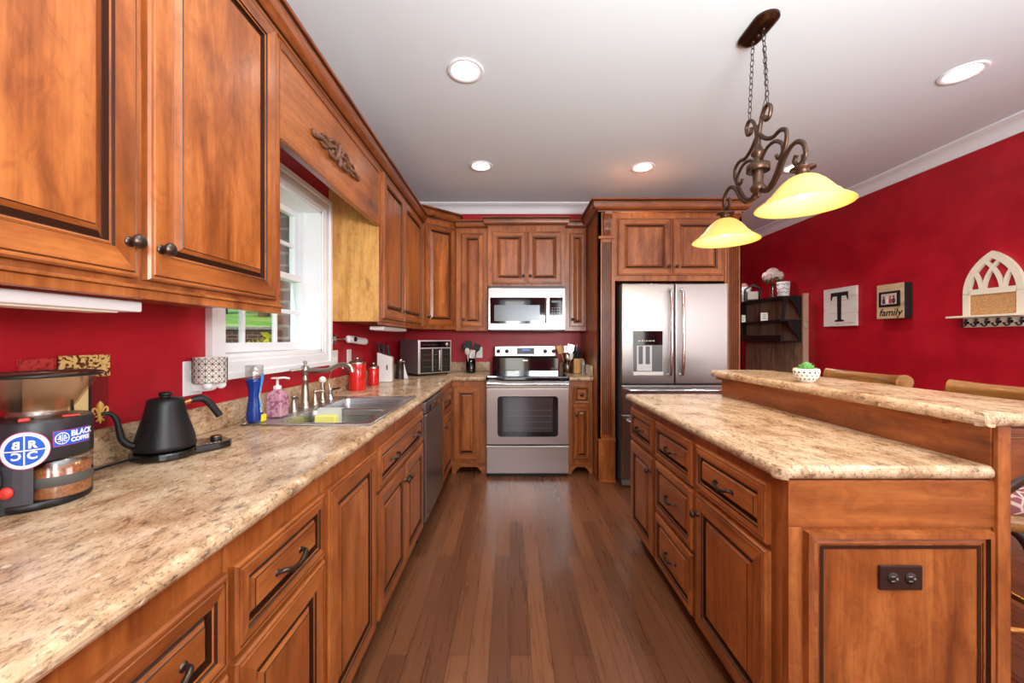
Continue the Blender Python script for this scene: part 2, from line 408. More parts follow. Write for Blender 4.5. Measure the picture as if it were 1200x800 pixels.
for i, (x, y, h, lab) in enumerate([(-8.8, 14, 5.2, 'leafy green tree on the hill seen through the upper window sash'), (-12.5, 17, 5.8, 'green tree farther left on the hill beyond the window')]):
    b = thing('leafy_tree', lab, 'tree', (x, y, 1.9))
    foliage((x, y, h), 2.2, 2.6, 1800, .22, 0, 5+i).build('crown', M_leaf, b, world=True)
    MB().tube([(x, y, 1.85), (x+.1, y, 3.2), (x, y, h)], [.2, .16, .1]).build('trunk', M_bark, b, world=True)

# ------------------------------------------------------------------ cabinet parts
def panel_rings(w, h, stile, t=.02, horiz=False, bev=.034):
    """raised-panel front, x 0..w, z 0..h, out towards -y"""
    b = min(bev*.62, max(.006, (min(w, h)-2*stile-.03)/2*.8))
    R = [(0, 0, 0), (0, t-.006, 0), (.004, t-.001, 0), (.010, t-.001, 2), (.012, t-.003, 0), (.014, t, 0), (stile, t, 2), (stile+.002, t-.005, 0), (stile+.006, t-.003, 0),
         (stile+.009, t-.004, 2), (stile+.010, t-.015, 2), (stile+.014, t-.015, 3), (stile+.014+b*.55, t-.009, 0), (stile+.014+b, t-.004, 2), (stile+.0155+b, t-.002, 0)]
    mb = MB(); prev = None
    for i, (d, y, m) in enumerate(R):
        vs = [(d, -y, d), (w-d, -y, d), (w-d, -y, h-d), (d, -y, h-d)]
        if prev:
            pm = R[i-1][2]
            for k in range(4):
                mm = 2 if pm == 2 or (pm == 3 and k in (0, 2)) else ((1 if k in (0, 2) else 0))  # top and bottom bevels: glaze colour also painted in as shade
                mb.add([prev[k], prev[(k+1) % 4], vs[(k+1) % 4], vs[k]], [(0, 1, 2, 3)], mm)
        prev = vs
    mb.add(prev, [(0, 1, 2, 3)], 1 if horiz else 0)
    mb.add([(0, 0, 0), (w, 0, 0), (w, 0, h), (0, 0, h)], [(0, 1, 2, 3)], 0)
    return mb
WM3 = [M_wood, M_woodh, M_glaze_shade]
def knob(parent, x, z, y=-.02):
    mb = MB().lathe([(.008, 0), (.006, .004), (.005, .012), (.011, .016), (.0155, .021), (.0155, .026), (.009, .031), (.001, .032)], (x, y, z), 18, 0, 'y', cap=False)
    mb.lathe([(.011, 0), (.011, .003), (.001, .0035)], (x, y, z), 18, 0, 'y', cap=False)
    mb.build('knob', M_dish, parent)
def pull(parent, x, z, y=-.016, L=.1):
    P = sm_path([(x-L/2, y, z-.004), (x-L/2+.006, y-.018, z), (x-L/4, y-.024, z-.008), (x, y-.026, z-.012), (x+L/4, y-.024, z-.008), (x+L/2-.006, y-.018, z), (x+L/2, y, z-.004)], 5)
    n = len(P); r = [.0042+.0026*math.sin(PI*i/(n-1)) for i in range(n)]
    mb = MB().tube(P, r, 8)
    for s in (-1, 1): mb.lathe([(.009, 0), (.008, .004), (.003, .006)], (x+s*L/2, y, z-.003), 12, 0, 'y')
    mb.build('handle', M_dish, parent)
def front(root, kind, x, z, w, h, hw=None, stile=None, y=0):
    """hw: 'l'/'r' + 't'/'b' knob place, 'c' knob at centre, 'p' pull"""
    st = stile or (.055 if kind == 'door' else .032)
    mb = panel_rings(w, h, st, horiz=(kind == 'drawer'), bev=.034 if kind == 'door' else .02)
    o = mb.build(kind, WM3, root); o.location = (x, y, z)
    if hw == 'p': pull(o, w/2, h/2)
    elif hw == 'c': knob(o, w/2, h/2, -.018)
    elif hw:
        kx = .028 if 'l' in hw else w-.028; kz = h-.075 if 't' in hw else .075
        knob(o, kx, kz)
    return o
def cabinet(name, label, loc, rz, w, z0, z1, depth, fronts, toe=True, hollow=False, cat='cabinet', apron=None, group=None, side=None):
    r = thing(name, label, cat, loc, rz, group)
    mb = MB()
    if hollow:
        mb.box(0, w, 0, .022, z0, z1); mb.box(0, .018, .022, depth, z0, z1); mb.box(w-.018, w, .022, depth, z0, z1); mb.box(.018, w-.018, .022, depth, z0, z0+.02)
    else: mb.box(0, w, 0, depth, z0, z1)
    mb.build('body', [M_wood], r, bevel=.0015)
    if toe: MB().box(.0, w, .065, .085, 0, z0).build('toe_kick', M_toe, r)
    if apron:
        # bracket-foot apron along the floor with a scalloped cut-out
        a0, a1, hh = apron; k = .13*(a1-a0); e = .012
        half = [(k, 0), (k+e*.5, .028), (k+e*1.8, .036), (k+e*2.2, .05), (k+e*4, hh-.014)]
        pts = [(a0, 0), (a0, z0), (a1, z0), (a1, 0)]+[(a1-x, z) for x, z in half]+[(a0+x, z) for x, z in half[::-1]]
        MB().prism(pts, -.004, .018, 'y').build('apron', M_woodh, r, bevel=.001)
    for f in fronts: front(r, *f[:6], **(f[6] if len(f) > 6 else {}))
    return r

FX = -.555   # face of the left base cabinets
R90 = PI/2
ZB, ZT = .09, .875
def lb(label, y0, y1, fronts, **k):   # left-run base cabinet, fronts given with world y start
    return cabinet('base_cabinet', label, (FX, y0, 0), R90, y1-y0, ZB, ZT, XL*-1-.555-.002, [(f[0], f[1]-y0)+tuple(f[2:]) for f in fronts], **k)
lb('near left base cabinet with a pull-handled drawer cut by the lower photo edge', -.30, .757,
   [('drawer', -.02, .645, .40, .178, 'p'), ('door', -.02, .11, .40, .52, None), ('drawer', .44, .645, .31, .178, 'p'), ('door', .44, .11, .31, .52, None)])
lb('left base cabinet with one pull drawer above a door, second from the camera', .759, 1.148, [('drawer', .77, .645, .37, .178, 'p'), ('door', .77, .11, .37, .52, None)])
lb('narrow left base cabinet with one full-height door beside the sink cabinet', 1.150, 1.588, [('door', 1.165, .11, .41, .713, None)])
lb('sink base cabinet with a wide two-pull false drawer over two doors', 1.590, 2.470,
   [('drawer', 1.61, .645, .815, .178, None), ('door', 1.61, .11, .405, .52, 'rt'), ('door', 2.02, .11, .405, .52, 'lt')], hollow=True)
sd = [o for o in bpy.data.objects if o.name.startswith('drawer')][-1]
pull(sd, .20, .089); pull(sd, .615, .089)
lb('left base cabinet between dishwasher and corner, a drawer over a door', 3.100, 3.70, [('drawer', 3.15, .645, .46, .178, 'p'), ('door', 3.15, .11, .46, .52, 'lt')])
for yy in (1.150, 2.44):
    tag(MB().box(-.615, -.575, yy, yy+.03, 0, .0885).build('cabinet_foot', M_black), 'small black levelling foot under the left cabinets, '+('near' if yy < 2 else 'by the dishwasher'), 'foot')
# dishwasher
dw = thing('dishwasher', 'stainless steel dishwasher built in under the left counter past the sink', 'dishwasher', (FX, 2.474, 0), R90)
MB().box(.004, .618, .03, .60, .09, .87).build('body', M_black, dw)
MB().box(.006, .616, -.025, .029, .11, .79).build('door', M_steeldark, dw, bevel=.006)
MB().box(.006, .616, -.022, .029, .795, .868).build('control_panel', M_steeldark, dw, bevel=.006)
MB().box(.12, .50, -.030, -.0225, .800, .835, 0).build('handle_recess', M_gloss, dw, bevel=.002)
MB().box(.02, .60, .05, .07, 0, .09).build('toe_kick', M_black, dw)
MB().cyl((.03, -.025, .155), .006, .003, 10, 0, 'y').build('latch_badge', M_chrome, dw)
# counters
def nosing(mb, x_in, x_out, y0, y1, z0=.877, z1=.915, axis='y'):
    s = 1 if x_out > x_in else -1; r = (z1-z0)/2; zc = (z0+z1)/2; pts = [(x_in, z0), (x_in, z1)]
    for k in range(9):
        a = PI/2-PI*k/8; pts.append((x_out-s*r*.9+s*r*.9*math.cos(a), zc+r*math.sin(a)))
    mb.prism(pts, y0, y1, axis)
ct = MB(); cx = -.56
sy0, sy1, sx0, sx1 = 1.625, 2.365, -1.045, -.605   # sink cut-out
ct.box(XL+.002, cx, -.35, sy0, .877, .915); ct.box(XL+.002, cx, sy1, YB-.002, .877, .915)
ct.box(XL+.002, sx0, sy0, sy1, .877, .915); ct.box(sx1, cx, sy0, sy1, .877, .915)
ct.box(cx, -.224, 3.70, YB-.002, .877, .915)
nosing(ct, cx, -.53, -.35, 3.67)
nosing(ct, 3.70, 3.655, cx, -.224, axis='x')
ct.box(cx, -.535, 3.665, 3.70, .877, .915)
ctop = thing('countertop', 'long L-shaped granite-look countertop along the left wall with the sink', 'countertop', (XL, 0, .877))
ct.build('worktop', M_counter, ctop, world=True)
bs = MB().box(XL+.002, XL+.02, -.35, YB-.002, .915, 1.017).box(XL+.02, -.224, YB-.02, YB-.002, .915, 1.017)
bs.build('backsplash', M_counter, ctop, world=True, bevel=.004)
c2 = MB().box(.545, .776, 3.70, YB-.002, .877, .915); nosing(c2, 3.70, 3.655, .545, .776, axis='x')
ctop2 = thing('countertop', 'small granite-look countertop between range and refrigerator panel', 'countertop', (.545, 3.7, .877))
c2.build('worktop', M_counter, ctop2, world=True)
MB().box(.545, .756, YB-.02, YB-.002, .915, 1.017).box(.756, .776, 3.68, YB-.002, .915, 1.017).build('backsplash', M_counter, ctop2, world=True, bevel=.004)
# back base cabinets
cabinet('base_cabinet', 'narrow base cabinet in the corner left of the range', (-.553, 3.70, 0), 0, .327, .10, .875, YB-3.70-.002,
        [('door', .015, .135, .255, .69, None)], toe=False, apron=(0, .327, .078))
cabinet('base_cabinet', 'narrow base cabinet right of the range with small drawer and round knobs', (.548, 3.70, 0), 0, .228, .10, .875, YB-3.70-.002,
        [('drawer', .045, .665, .155, .165, 'c', {'stile': .012}), ('door', .045, .135, .155, .50, 'lt', {'stile': .032})], toe=False, apron=(0, .228, .078))

# ------------------------------------------------------------------ upper cabinets
UX, UZ0, UZ1 = -.842, 1.365, 2.39
def lu(label, y0, y1, doors, **k):
    r = thing('wall_cabinet', label, 'cabinet', (UX, y0, 0), R90); w = y1-y0; d = XL*-1+UX-.002
    MB().box(0, w, 0, d, UZ0+.018, UZ1).box(0, w, -.006, .012, UZ0-.004, UZ0+.018).box(0, w, -.012, .0, UZ0+.018, UZ0+.026).build('body', [M_wood], r, bevel=.002)
    for f in doors: front(r, 'door', f[0]-y0, 1.405, f[1]-f[0], .955, f[2], stile=.058)
    return r
lu('large two-door wall cabinet nearest the camera above the coffee grinder', .355, 1.434, [(.385, .875, 'rb'), (.896, 1.388, 'lb')])
r = lu('two-door wall cabinet right of the window over the red canisters', 2.518, 3.745, [(2.56, 3.05, 'rb'), (3.075, 3.66, 'lb')])
MB().box(-.004, 0, .0, -XL+UX-.002, UZ0+.018, UZ1).build('side_panel', M_raw, r); r.children[-1]['label'] = 'pale unfinished blotchy side panel facing the window'
# corner cabinet: pentagon plan
cc = thing('corner_wall_cabinet', 'angled corner wall cabinet with one door and a taller crown', 'cabinet', (UX, 3.76, 0))
P0, P1 = (UX, 3.76), (-.555, 4.03)
MB().prism([P0, P1, (-.555, YB-.002), (XL+.002, YB-.002), (XL+.002, 3.76)], UZ0, 2.44, 'z').build('body', [M_wood], cc, world=True, bevel=.002)
ang = math.atan2(P1[1]-P0[1], P1[0]-P0[0]); Ld = math.hypot(P1[0]-P0[0], P1[1]-P0[1])
dd = panel_rings(Ld-.05, .985, .05).build('door', WM3, cc)
dd.location = (.025*math.cos(ang), .025*math.sin(ang), 1.405); dd.rotation_euler = (0, 0, ang); knob(dd, .028, .08)
# wooden crown: profile swept along a plan path with mitres
def wcrown(path, z, d, h, name='crown', root=None, m=None, frieze=.0):
    """path of plan points, outward = right-hand side of travel"""
    prof = [(0, 0), (.008, 0), (.008, h*.12), (.016, h*.16)]
    for i in range(6): a = i/5*PI/2; prof.append((.016+(d*.55)*math.sin(a)*.9, h*.16+h*.5*(1-math.cos(a))))
    prof += [(d*.72, h*.70), (d*.78, h*.78), (d*.95, h*.86), (d, h*.9), (d, h), (0, h)]
    n = len(path); N = []
    for i in range(n):
        ds = []
        if i > 0: ds.append((Vector(path[i])-Vector(path[i-1])).normalized())
        if i < n-1: ds.append((Vector(path[i+1])-Vector(path[i])).normalized())
        nr = [Vector((q.y, -q.x)) for q in ds]
        if len(nr) == 2:
            b = (nr[0]+nr[1]).normalized(); N.append(b/max(.3, b.dot(nr[0])))
        else: N.append(nr[0])
    mb = MB(); k = len(prof); vs = []
    for p, nn in zip(path, N):
        for q in prof: vs.append((p[0]+nn.x*q[0], p[1]+nn.y*q[0], z+q[1]))
    fs = []; ms = []
    for i in range(n-1):
        for j in range(k): fs.append((i*k+j, i*k+(j+1) % k, (i+1)*k+(j+1) % k, (i+1)*k+j)); ms.append(1 if j in (2, 9, 11) else 0)
    fs += [tuple(range(k)), tuple(range((n-1)*k, n*k))]; ms += [0, 0]
    mb.add(vs, fs, ms)
    return mb.build(name, [m or M_crown, M_glaze_shade], root, world=root is not None)
o = wcrown([(UX, .30), (UX, 3.75)], 2.365, .055, .095, 'cabinet_crown_molding')
tag(o, 'long stained crown molding along the tops of the left wall cabinets', 'molding')
wcrown([(UX-.02, 3.759), P0, P1, (-.555, 4.1)], 2.44, .06, .10, 'crown', cc, M_crownx)
# valance above the window
va = thing('window_valance', 'plain wooden valance board above the window with a carved scroll', 'valance', (UX, 1.436, 1.995))
MB().box(UX-.02, UX, 1.436, 2.512, 2.005, 2.365).build('board', M_woody, va, world=True)
MB().box(UX-.022, UX+.008, 1.436, 2.512, 1.990, 2.005).box(UX, UX+.006, 1.436, 2.512, 2.33, 2.365).build('edge_bead', M_crown, va, world=True, bevel=.003)
ap = MB(); ay, az, axx = 1.91, 2.16, UX+.004
def leaf_tube(pts, r0, flat=1): 
    P = sm_path(pts, 5); n = len(P); ap.tube(P, [r0*(.35+.65*math.sin(PI*min(1, (i+1)/(n+1)))) for i in range(n)], 7)
for s in (-1, 1):
    leaf_tube([(axx, ay, az), (axx+.008, ay+s*.06, az+.015), (axx+.008, ay+s*.12, az-.012), (axx+.008, ay+s*.18, az-.004), (axx+.006, ay+s*.235, az-.02), (axx+.006, ay+s*.25, az-.008), (axx+.004, ay+s*.238, az+.002)], .011)
    leaf_tube([(axx, ay+s*.02, az), (axx+.008, ay+s*.05, az+.04), (axx+.008, ay+s*.09, az+.032), (axx+.006, ay+s*.12, az+.012)], .010)
    leaf_tube([(axx, ay+s*.01, az), (axx+.008, ay+s*.04, az-.034), (axx+.008, ay+s*.085, az-.038), (axx+.006, ay+s*.11, az-.022)], .010)
    leaf_tube([(axx, ay+s*.10, az), (axx+.008, ay+s*.14, az+.022), (axx+.006, ay+s*.18, az+.014)], .008)
    leaf_tube([(axx, ay+s*.11, az-.01), (axx+.008, ay+s*.15, az-.030), (axx+.006, ay+s*.19, az-.024)], .008)
    for q in range(3): ap.ball((axx+.004, ay+s*(.03+.035*q), az+.012*(-1)**q), .013, 0, .6, 1, 1, 8)
ap.ball((axx+.004, ay, az), .022, 0, .6, 1, 1.2, 10); leaf_tube([(axx+.005, ay, az), (axx+.01, ay, az+.045), (axx+.006, ay+.01, az+.06)], .012); leaf_tube([(axx+.005, ay, az), (axx+.01, ay, az-.04), (axx+.006, ay-.008, az-.052)], .012)
ap.build('carved_scroll', mat('carved_dark_wood', srgb(108, 72, 52), .45), va, world=True); va.children[-1]['label'] = 'dark carved acanthus scroll'
# under-cabinet light fixture
uc = thing('under_cabinet_light', 'slim white light fixture fixed under the nearest left wall cabinet', 'light fixture', (-.93, .3, 1.36))
MB().box(-.985, -.885, .36, .945, 1.334, 1.359).build('housing', M_white, uc, bevel=.004, world=True)
MB().box(-.97, -.90, .40, .90, 1.330, 1.3345).build('diffuser', M_offwhite, uc, world=True)
uc = thing('under_cabinet_light', 'slim white light fixture under the wall cabinet right of the window', 'light fixture', (-.93, 2.7, 1.36))
MB().box(-.985, -.885, 2.75, 3.35, 1.334, 1.359).build('housing', M_white, uc, bevel=.004, world=True)
MB().box(-.97, -.90, 2.80, 3.30, 1.330, 1.3345).build('diffuser', M_offwhite, uc, world=True)
# back uppers
YU = 4.0
def bu(label, x0, x1, z0, z1, y, doors, crown):
    r = thing('wall_cabinet', label, 'cabinet', (x0, y, 0))
    MB().box(0, x1-x0, 0, YB-y-.002, z0, z1).build('body', [M_wood], r, bevel=.002)
    for d in doors: front(r, 'door', d[0]-x0, d[1], d[2]-d[0], d[3]-d[1], d[4], stile=d[5])
    return r
a = bu('tall narrow wall cabinet left of the microwave', -.553, -.229, 1.352, 2.40, YU, [(-.50, 1.392, -.268, 2.345, 'lb', .048)], None)
b = bu('two-door wall cabinet directly above the microwave', -.227, .548, 1.800, 2.41, 3.94, [(-.182, 1.822, .158, 2.345, 'rb', .05), (.172, 1.822, .512, 2.345, 'lb', .05)], None)
c = bu('tall narrow wall cabinet right of the microwave', .550, .776, 1.352, 2.40, YU, [(.604, 1.392, .760, 2.345, 'lb', .036)], None)
wcrown([(-.553, YU), (-.229, YU)], 2.39, .05, .08, 'crown', a, M_crownx)
wcrown([(-.227, YU-.052), (-.227, 3.94), (.548, 3.94), (.548, YU-.052)], 2.40, .05, .085, 'crown', b, M_crownx)
wcrown([(.550, YU), (.776, YU)], 2.39, .05, .08, 'crown', c, M_crownx)

# ------------------------------------------------------------------ refrigerator surround
YS = 3.485; X0, X1, X2, X3 = .780, .930, 1.905, 2.055
fs = thing('refrigerator_surround', 'tall stained cabinet framing the refrigerator with fluted pilasters and corbels', 'cabinet', (X0, YS, 0))
def fbox(*a, name='side_panel', m=M_wood, bev=.002): return MB().box(*a).build(name, m, fs, bevel=bev, world=True)
fbox(X0, X0+.03, YS, YB-.002, 0, 2.40); fbox(X3-.03, X3, YS, YB-.002, 0, 2.40)
fbox(X1-.005, X2+.005, YS+.01, YB-.002, 1.785, 2.40, name='overhead_box')
for xa, xb in ((X0, X1), (X2, X3)):
    p = MB().box(xa, xb, YS, YS+.04, 0, 2.40)
    p.build('pilaster', [M_wood, M_glaze_shade], fs, bevel=.002, world=True); pil = fs.children[-1]
    fl = MB(); xm = (xa+xb)/2
    for k in range(5):
        xx = xm+(k-2)*.017; fl.prism([(xx-.0055, YS-.0055), (xx-.003, YS-.0005), (xx+.003, YS-.0005), (xx+.0055, YS-.0055), (xx+.0055, YS), (xx-.0055, YS)], .42, 2.13, 'z', 0)
        fl.box(xx-.0035, xx+.0035, YS-.0012, YS+.0002, .42, 2.13, 1)
    for q in (-1, 1): fl.box(xm+q*.049-.006, xm+q*.049+.006, YS-.010, YS, .40, 2.15, 0)
    fl.build('fluting', [M_wood, M_glaze_shade], pil, world=True)
    MB().box(xa-.0, xb+.0, YS-.014, YS, 0, .36).box(xa-.004, xb+.004, YS-.020, YS, .36, .385).box(xa-.002, xb+.002, YS-.02, YS, 0, .02).build('plinth', M_wood, pil, bevel=.003, world=True)
    MB().box(xa-.0, xb+.0, YS-.02, YS, 2.155, 2.18).build('capital', M_wood, pil, bevel=.003, world=True)
    prof = [(YS, 2.19)]
    for k in range(14):
        tt = k/13; prof.append((YS-.012-.058*(tt**1.3)-.012*math.sin(tt*PI*2), 2.19+.17*tt))
    prof += [(YS-.075, 2.385), (YS, 2.385)]
    cb = MB().prism(prof, xm-.032, xm+.032, 'x')
    for q in (-.016, .016): cb.prism([(y-.004 if y < YS else y, z) for y, z in prof], xm+q-.004, xm+q+.004, 'x')
    for q in (-.036, .032): cb.cyl((xm+q, YS-.045, 2.345), .022, .004, 16, 0, 'x')
    cb.build('corbel', [M_crown], fs, bevel=.0015, world=True); fs.children[-1]['label'] = 'carved scroll corbel'
for d in ((.955, 1.43, 'rb'), (1.445, 1.89, 'lb')):
    mb = panel_rings(d[1]-d[0], .51, .055, bev=.03); o = mb.build('door', WM3, fs); o.location = (d[0]-X0, .01, 1.835)
    knob(o, .028 if 'l' in d[2] else d[1]-d[0]-.028, .075)
wcrown([(X0-.001, YU-.058), (X0-.001, YS-.02), (X3+.001, YS-.02), (X3+.001, YB-.004)], 2.39, .075, .10, 'crown', fs, M_crownx)

# refrigerator
YR = 3.36
fr = thing('refrigerator', 'stainless french-door refrigerator with water and ice dispenser', 'refrigerator', (.95, YR, 0))
XA, XB = .953, 1.868; xm = at(791, 0, YR).x
MB().box(XA+.004, XB-.004, YR+.055, 4.22, .03, 1.74).build('body', mat('fridge_side_grey', srgb(70, 70, 72), .5), fr, bevel=.004, world=True)
for (a_, b_) in ((XA, xm-.003), (xm+.003, XB)):
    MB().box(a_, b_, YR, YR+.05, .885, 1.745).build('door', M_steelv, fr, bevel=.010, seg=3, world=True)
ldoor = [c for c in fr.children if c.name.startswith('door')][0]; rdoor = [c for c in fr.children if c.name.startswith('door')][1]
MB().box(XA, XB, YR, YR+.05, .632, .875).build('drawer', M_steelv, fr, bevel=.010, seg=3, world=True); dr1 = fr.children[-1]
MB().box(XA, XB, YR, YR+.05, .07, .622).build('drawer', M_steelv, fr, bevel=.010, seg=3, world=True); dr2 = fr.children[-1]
for k, (x, d) in enumerate(((xm-.050, ldoor), (xm+.050, rdoor))):
    P = sm_path([(x, YR-.001, .965), (x, YR-.045, .995), (x, YR-.058, 1.30), (x, YR-.045, 1.655), (x, YR-.001, 1.685)], 8)
    MB().tube(P, .0135, 12).build('handle', M_chrome, d, world=True)
for z, d in ((.835, dr1), (.57, dr2)):
    MB().tube(sm_path([(XA+.06, YR-.001, z), (XA+.08, YR-.045, z), (1.41, YR-.055, z), (XB-.08, YR-.045, z), (XB-.06, YR-.001, z)], 8), .013, 12).build('handle', M_chrome, d, world=True)
MB().box(XA+.01, XB-.01, YR+.01, YR+.05, .012, .065).build('toe_grille', mat('grey_plastic', srgb(120, 120, 122), .5), fr, bevel=.003, world=True)
# dispenser
a0, a1 = at(741, 387, YR), at(777, 440, YR)
dp = MB().box(a0.x, a1.x, YR-.004, YR+.002, a1.z, a0.z)
dp.build('dispenser', mat('dispenser_frame', srgb(190, 190, 190), .3, .6), ldoor, bevel=.002, world=True); dpo = ldoor.children[-1]
zq = a0.z-.125
MB().box(a0.x+.006, a1.x-.006, YR-.007, YR-.003, zq, a0.z-.006).build('control_panel', M_gloss, dpo, world=True)
MB().box(a0.x+.006, a1.x-.006, YR-.006, YR-.003, a1.z+.035, zq).build('alcove', mat('alcove_grey', srgb(96, 98, 98), .35, .5), dpo, world=True)
MB().box(a0.x+.035, a0.x+.165, YR-.012, YR-.005, a1.z+.04, zq-.005).build('cradle', mat('light_grey_plastic', srgb(200, 202, 203), .3), dpo, bevel=.004, world=True)
for q in (.05, .11): MB().box(a0.x+q, a0.x+q+.035, YR-.020, YR-.011, a1.z+.10, zq-.01).build('paddle', mat('grey_paddle', srgb(90, 92, 95), .4), dpo, bevel=.004, world=True)
MB().box(a0.x+.004, a1.x-.004, YR-.02, YR-.003, a1.z+.004, a1.z+.034).build('drip_tray', mat('drip_tray', srgb(215, 215, 212), .3), dpo, bevel=.003, world=True)
lg = MB()
for k in range(9): lg.box(a0.x+.05+k*.016, a0.x+.058+k*.016, YR-.0078, YR-.0068, zq+.03+.003*(k % 2), zq+.038+.003*((k+1) % 2))
lg.build('control_marks', M_offwhite, dpo, world=True)

# ------------------------------------------------------------------ range
RX0, RX1 = -.220, .540; YG = 3.60
rg = thing('range', 'stainless steel electric range with black glass cooktop between the back cabinets', 'stove', (RX0, YG, 0))
MB().box(RX0+.003, RX1-.003, YG+.045, 4.30, .03, .90).build('body', M_black, rg, world=True)
MB().box(RX0, RX1, YG, YG+.04, .30, .82).build('oven_door', M_steel, rg, bevel=.006, seg=3, world=True); od = rg.children[-1]
w0, w1 = at(583, 464, YG), at(654, 511.5, YG)
def rrect(x0, x1, z0, z1, r, n=5):
    pts = []
    for cx_, cz_, a in ((x1-r, z1-r, 0), (x0+r, z1-r, 90), (x0+r, z0+r, 180), (x1-r, z0+r, 270)):
        for k in range(n+1): q = math.radians(a+90*k/n); pts.append((cx_+r*math.cos(q), cz_+r*math.sin(q)))
    return pts
MB().prism(rrect(w0.x, w1.x, w1.z, w0.z, .03), YG-.004, YG+.004, 'y').build('window_frame', M_gloss, od, world=True)
MB().prism(rrect(w0.x+.05, w1.x-.05, w1.z+.045, w0.z-.015, .012), YG-.0065, YG-.0035, 'y').build('oven_glass', mat('oven_glass', srgb(84, 82, 84), .08, .6), od, world=True)
o = MB(); gp = (w0.x+.05, w1.x-.05, w1.z+.045, w0.z-.015)
for k in range(4): zz = gp[2]+.035+k*.055; o.box(gp[0]+.012, gp[1]-.012, YG-.0072, YG-.0064, zz, zz+.002)
o.build('rack_lines', mat('rack_grey', srgb(120, 118, 116), .3, .7), od, world=True)
MB().tube([(RX0+.01, YG-.045, .862), (RX1-.01, YG-.045, .862)], .014, 14).box(RX0+.012, RX0+.035, YG-.045, YG+.002, .852, .872).box(RX1-.035, RX1-.012, YG-.045, YG+.002, .852, .872).build('handle', M_chrome, od, world=True)
MB().box(RX0, RX1, YG+.004, YG+.04, .825, .882).build('vent_strip', M_steel, rg, bevel=.003, world=True)
MB().box(RX0, RX1, YG, YG+.04, .035, .288).build('storage_drawer', M_steel, rg, bevel=.006, seg=3, world=True)
MB().box(RX0, RX1, YG-.006, YG, .270, .288).build('drawer_lip', M_steel, rg, bevel=.003, world=True)
MB().box(RX0+.02, RX1-.02, YG+.03, YG+.06, 0, .034).build('base_strip', M_black, rg, world=True)  # black strip set back below the drawer
MB().box(RX0-.004, RX1+.004, YG-.014, 4.24, .885, .928).build('cooktop', M_gloss, rg, bevel=.012, seg=3, world=True); ck = rg.children[-1]
for (bx, by, rr_) in ((-.03, 3.80, .105), (.35, 3.80, .09), (-.03, 4.08, .08), (.35, 4.08, .10)):
    MB().lathe([(rr_, 0), (rr_, .0006), (rr_-.004, .0006), (rr_-.004, 0)], (bx, by, .9281), 40, cap=False).build('burner_ring', mat('burner_print', srgb(70, 70, 72), .3), ck, world=True)
bp = MB().prism([(4.196, .925), (4.20, 1.065), (4.235, 1.078), (4.30, 1.0), (4.30, .925)], RX0+.03, RX1-.03, 'x')
bp.build('backguard', M_gloss, rg, world=True)
MB().box(RX0+.05, RX1-.05, 4.235, 4.33, .93, 1.195).build('control_housing', M_black, rg, bevel=.01, seg=3, world=True)
MB().prism([(4.205, 1.085), (4.232, 1.075), (4.236, 1.195), (4.222, 1.195)], RX0+.055, RX1-.055, 'x').build('control_panel', M_steel, rg, bevel=.004, world=True); cp = rg.children[-1]
for px in (584, 594, 639, 649):
    p = at(px, 416, 4.20)
    k_ = MB().lathe([(.021, 0), (.020, .012), (.016, .02), (.001, .021)], (p.x, 4.218, 1.137), 20, 0, 'y', cap=False).box(p.x-.004, p.x+.004, 4.190, 4.2, 1.120, 1.154)
    k_.build('control_knob', M_black, cp, world=True)
MB().box(at(606, 0, 4.2).x, at(626, 0, 4.2).x, 4.208, 4.216, 1.108, 1.172).build('display', mat('display_dark', srgb(50, 56, 64), .2), cp, world=True)
MB().box(at(612, 0, 4.2).x, at(621, 0, 4.2).x, 4.205, 4.209, 1.145, 1.16).build('clock_digits', mat('display_blue', srgb(60, 110, 190), .3, emit=srgb(60, 120, 210), es=.8), cp, world=True)
MB().box(.135, .185, 4.192, 4.203, 1.035, 1.045).build('name_badge', M_chrome, rg, world=True)

# ------------------------------------------------------------------ microwave
mw = thing('microwave', 'stainless over-the-range microwave under the middle wall cabinet', 'microwave', (RX0, 3.87, 1.36))
YM = 3.86
MB().box(-.215, .540, YM+.03, YB-.004, 1.362, 1.795).build('body', mat('mw_side', srgb(60, 60, 62), .4), mw, world=True)
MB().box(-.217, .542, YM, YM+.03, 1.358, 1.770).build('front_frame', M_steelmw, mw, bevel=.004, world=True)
u0, u1 = at(574.5, 348.5, YM), at(639, 379, YM)
MB().box(u0.x, u1.x, YM-.006, YM+.002, u1.z, u0.z).build('door', M_gloss, mw, bevel=.003, world=True); md = mw.children[-1]
MB().box(u0.x+.04, u1.x-.055, YM-.0075, YM-.0055, u1.z+.025, u0.z-.075).build('door_window', mat('mw_window', srgb(92, 98, 104), .22, .2), md, world=True)
hx = at(640.5, 0, YM).x
MB().tube([(hx, YM-.035, u1.z+.005), (hx, YM-.035, u0.z-.005)], .013, 12).box(hx-.008, hx+.008, YM-.03, YM, u1.z+.01, u1.z+.03).box(hx-.008, hx+.008, YM-.03, YM, u0.z-.03, u0.z-.01).build('handle', M_chrome, md, world=True)
v0, v1 = at(644, 348.5, YM), at(659.5, 379, YM)
MB().box(v0.x, v1.x, YM-.005, YM+.002, v1.z, v0.z).build('keypad', M_gloss, mw, bevel=.002, world=True); kp = mw.children[-1]
kb = MB()
for i in range(4):
    for j in range(6): kb.box(v0.x+.022+i*.024, v0.x+.032+i*.024, YM-.006, YM-.0048, v1.z+.03+j*.024, v1.z+.036+j*.024)
kb.build('key_marks', mat('key_print', srgb(170, 172, 176), .4), kp, world=True)
MB().box(v0.x+.02, v1.x-.02, YM-.0062, YM-.0048, v0.z-.05, v0.z-.03).build('display', mat('mw_display', srgb(36, 60, 64), .2), kp, world=True)
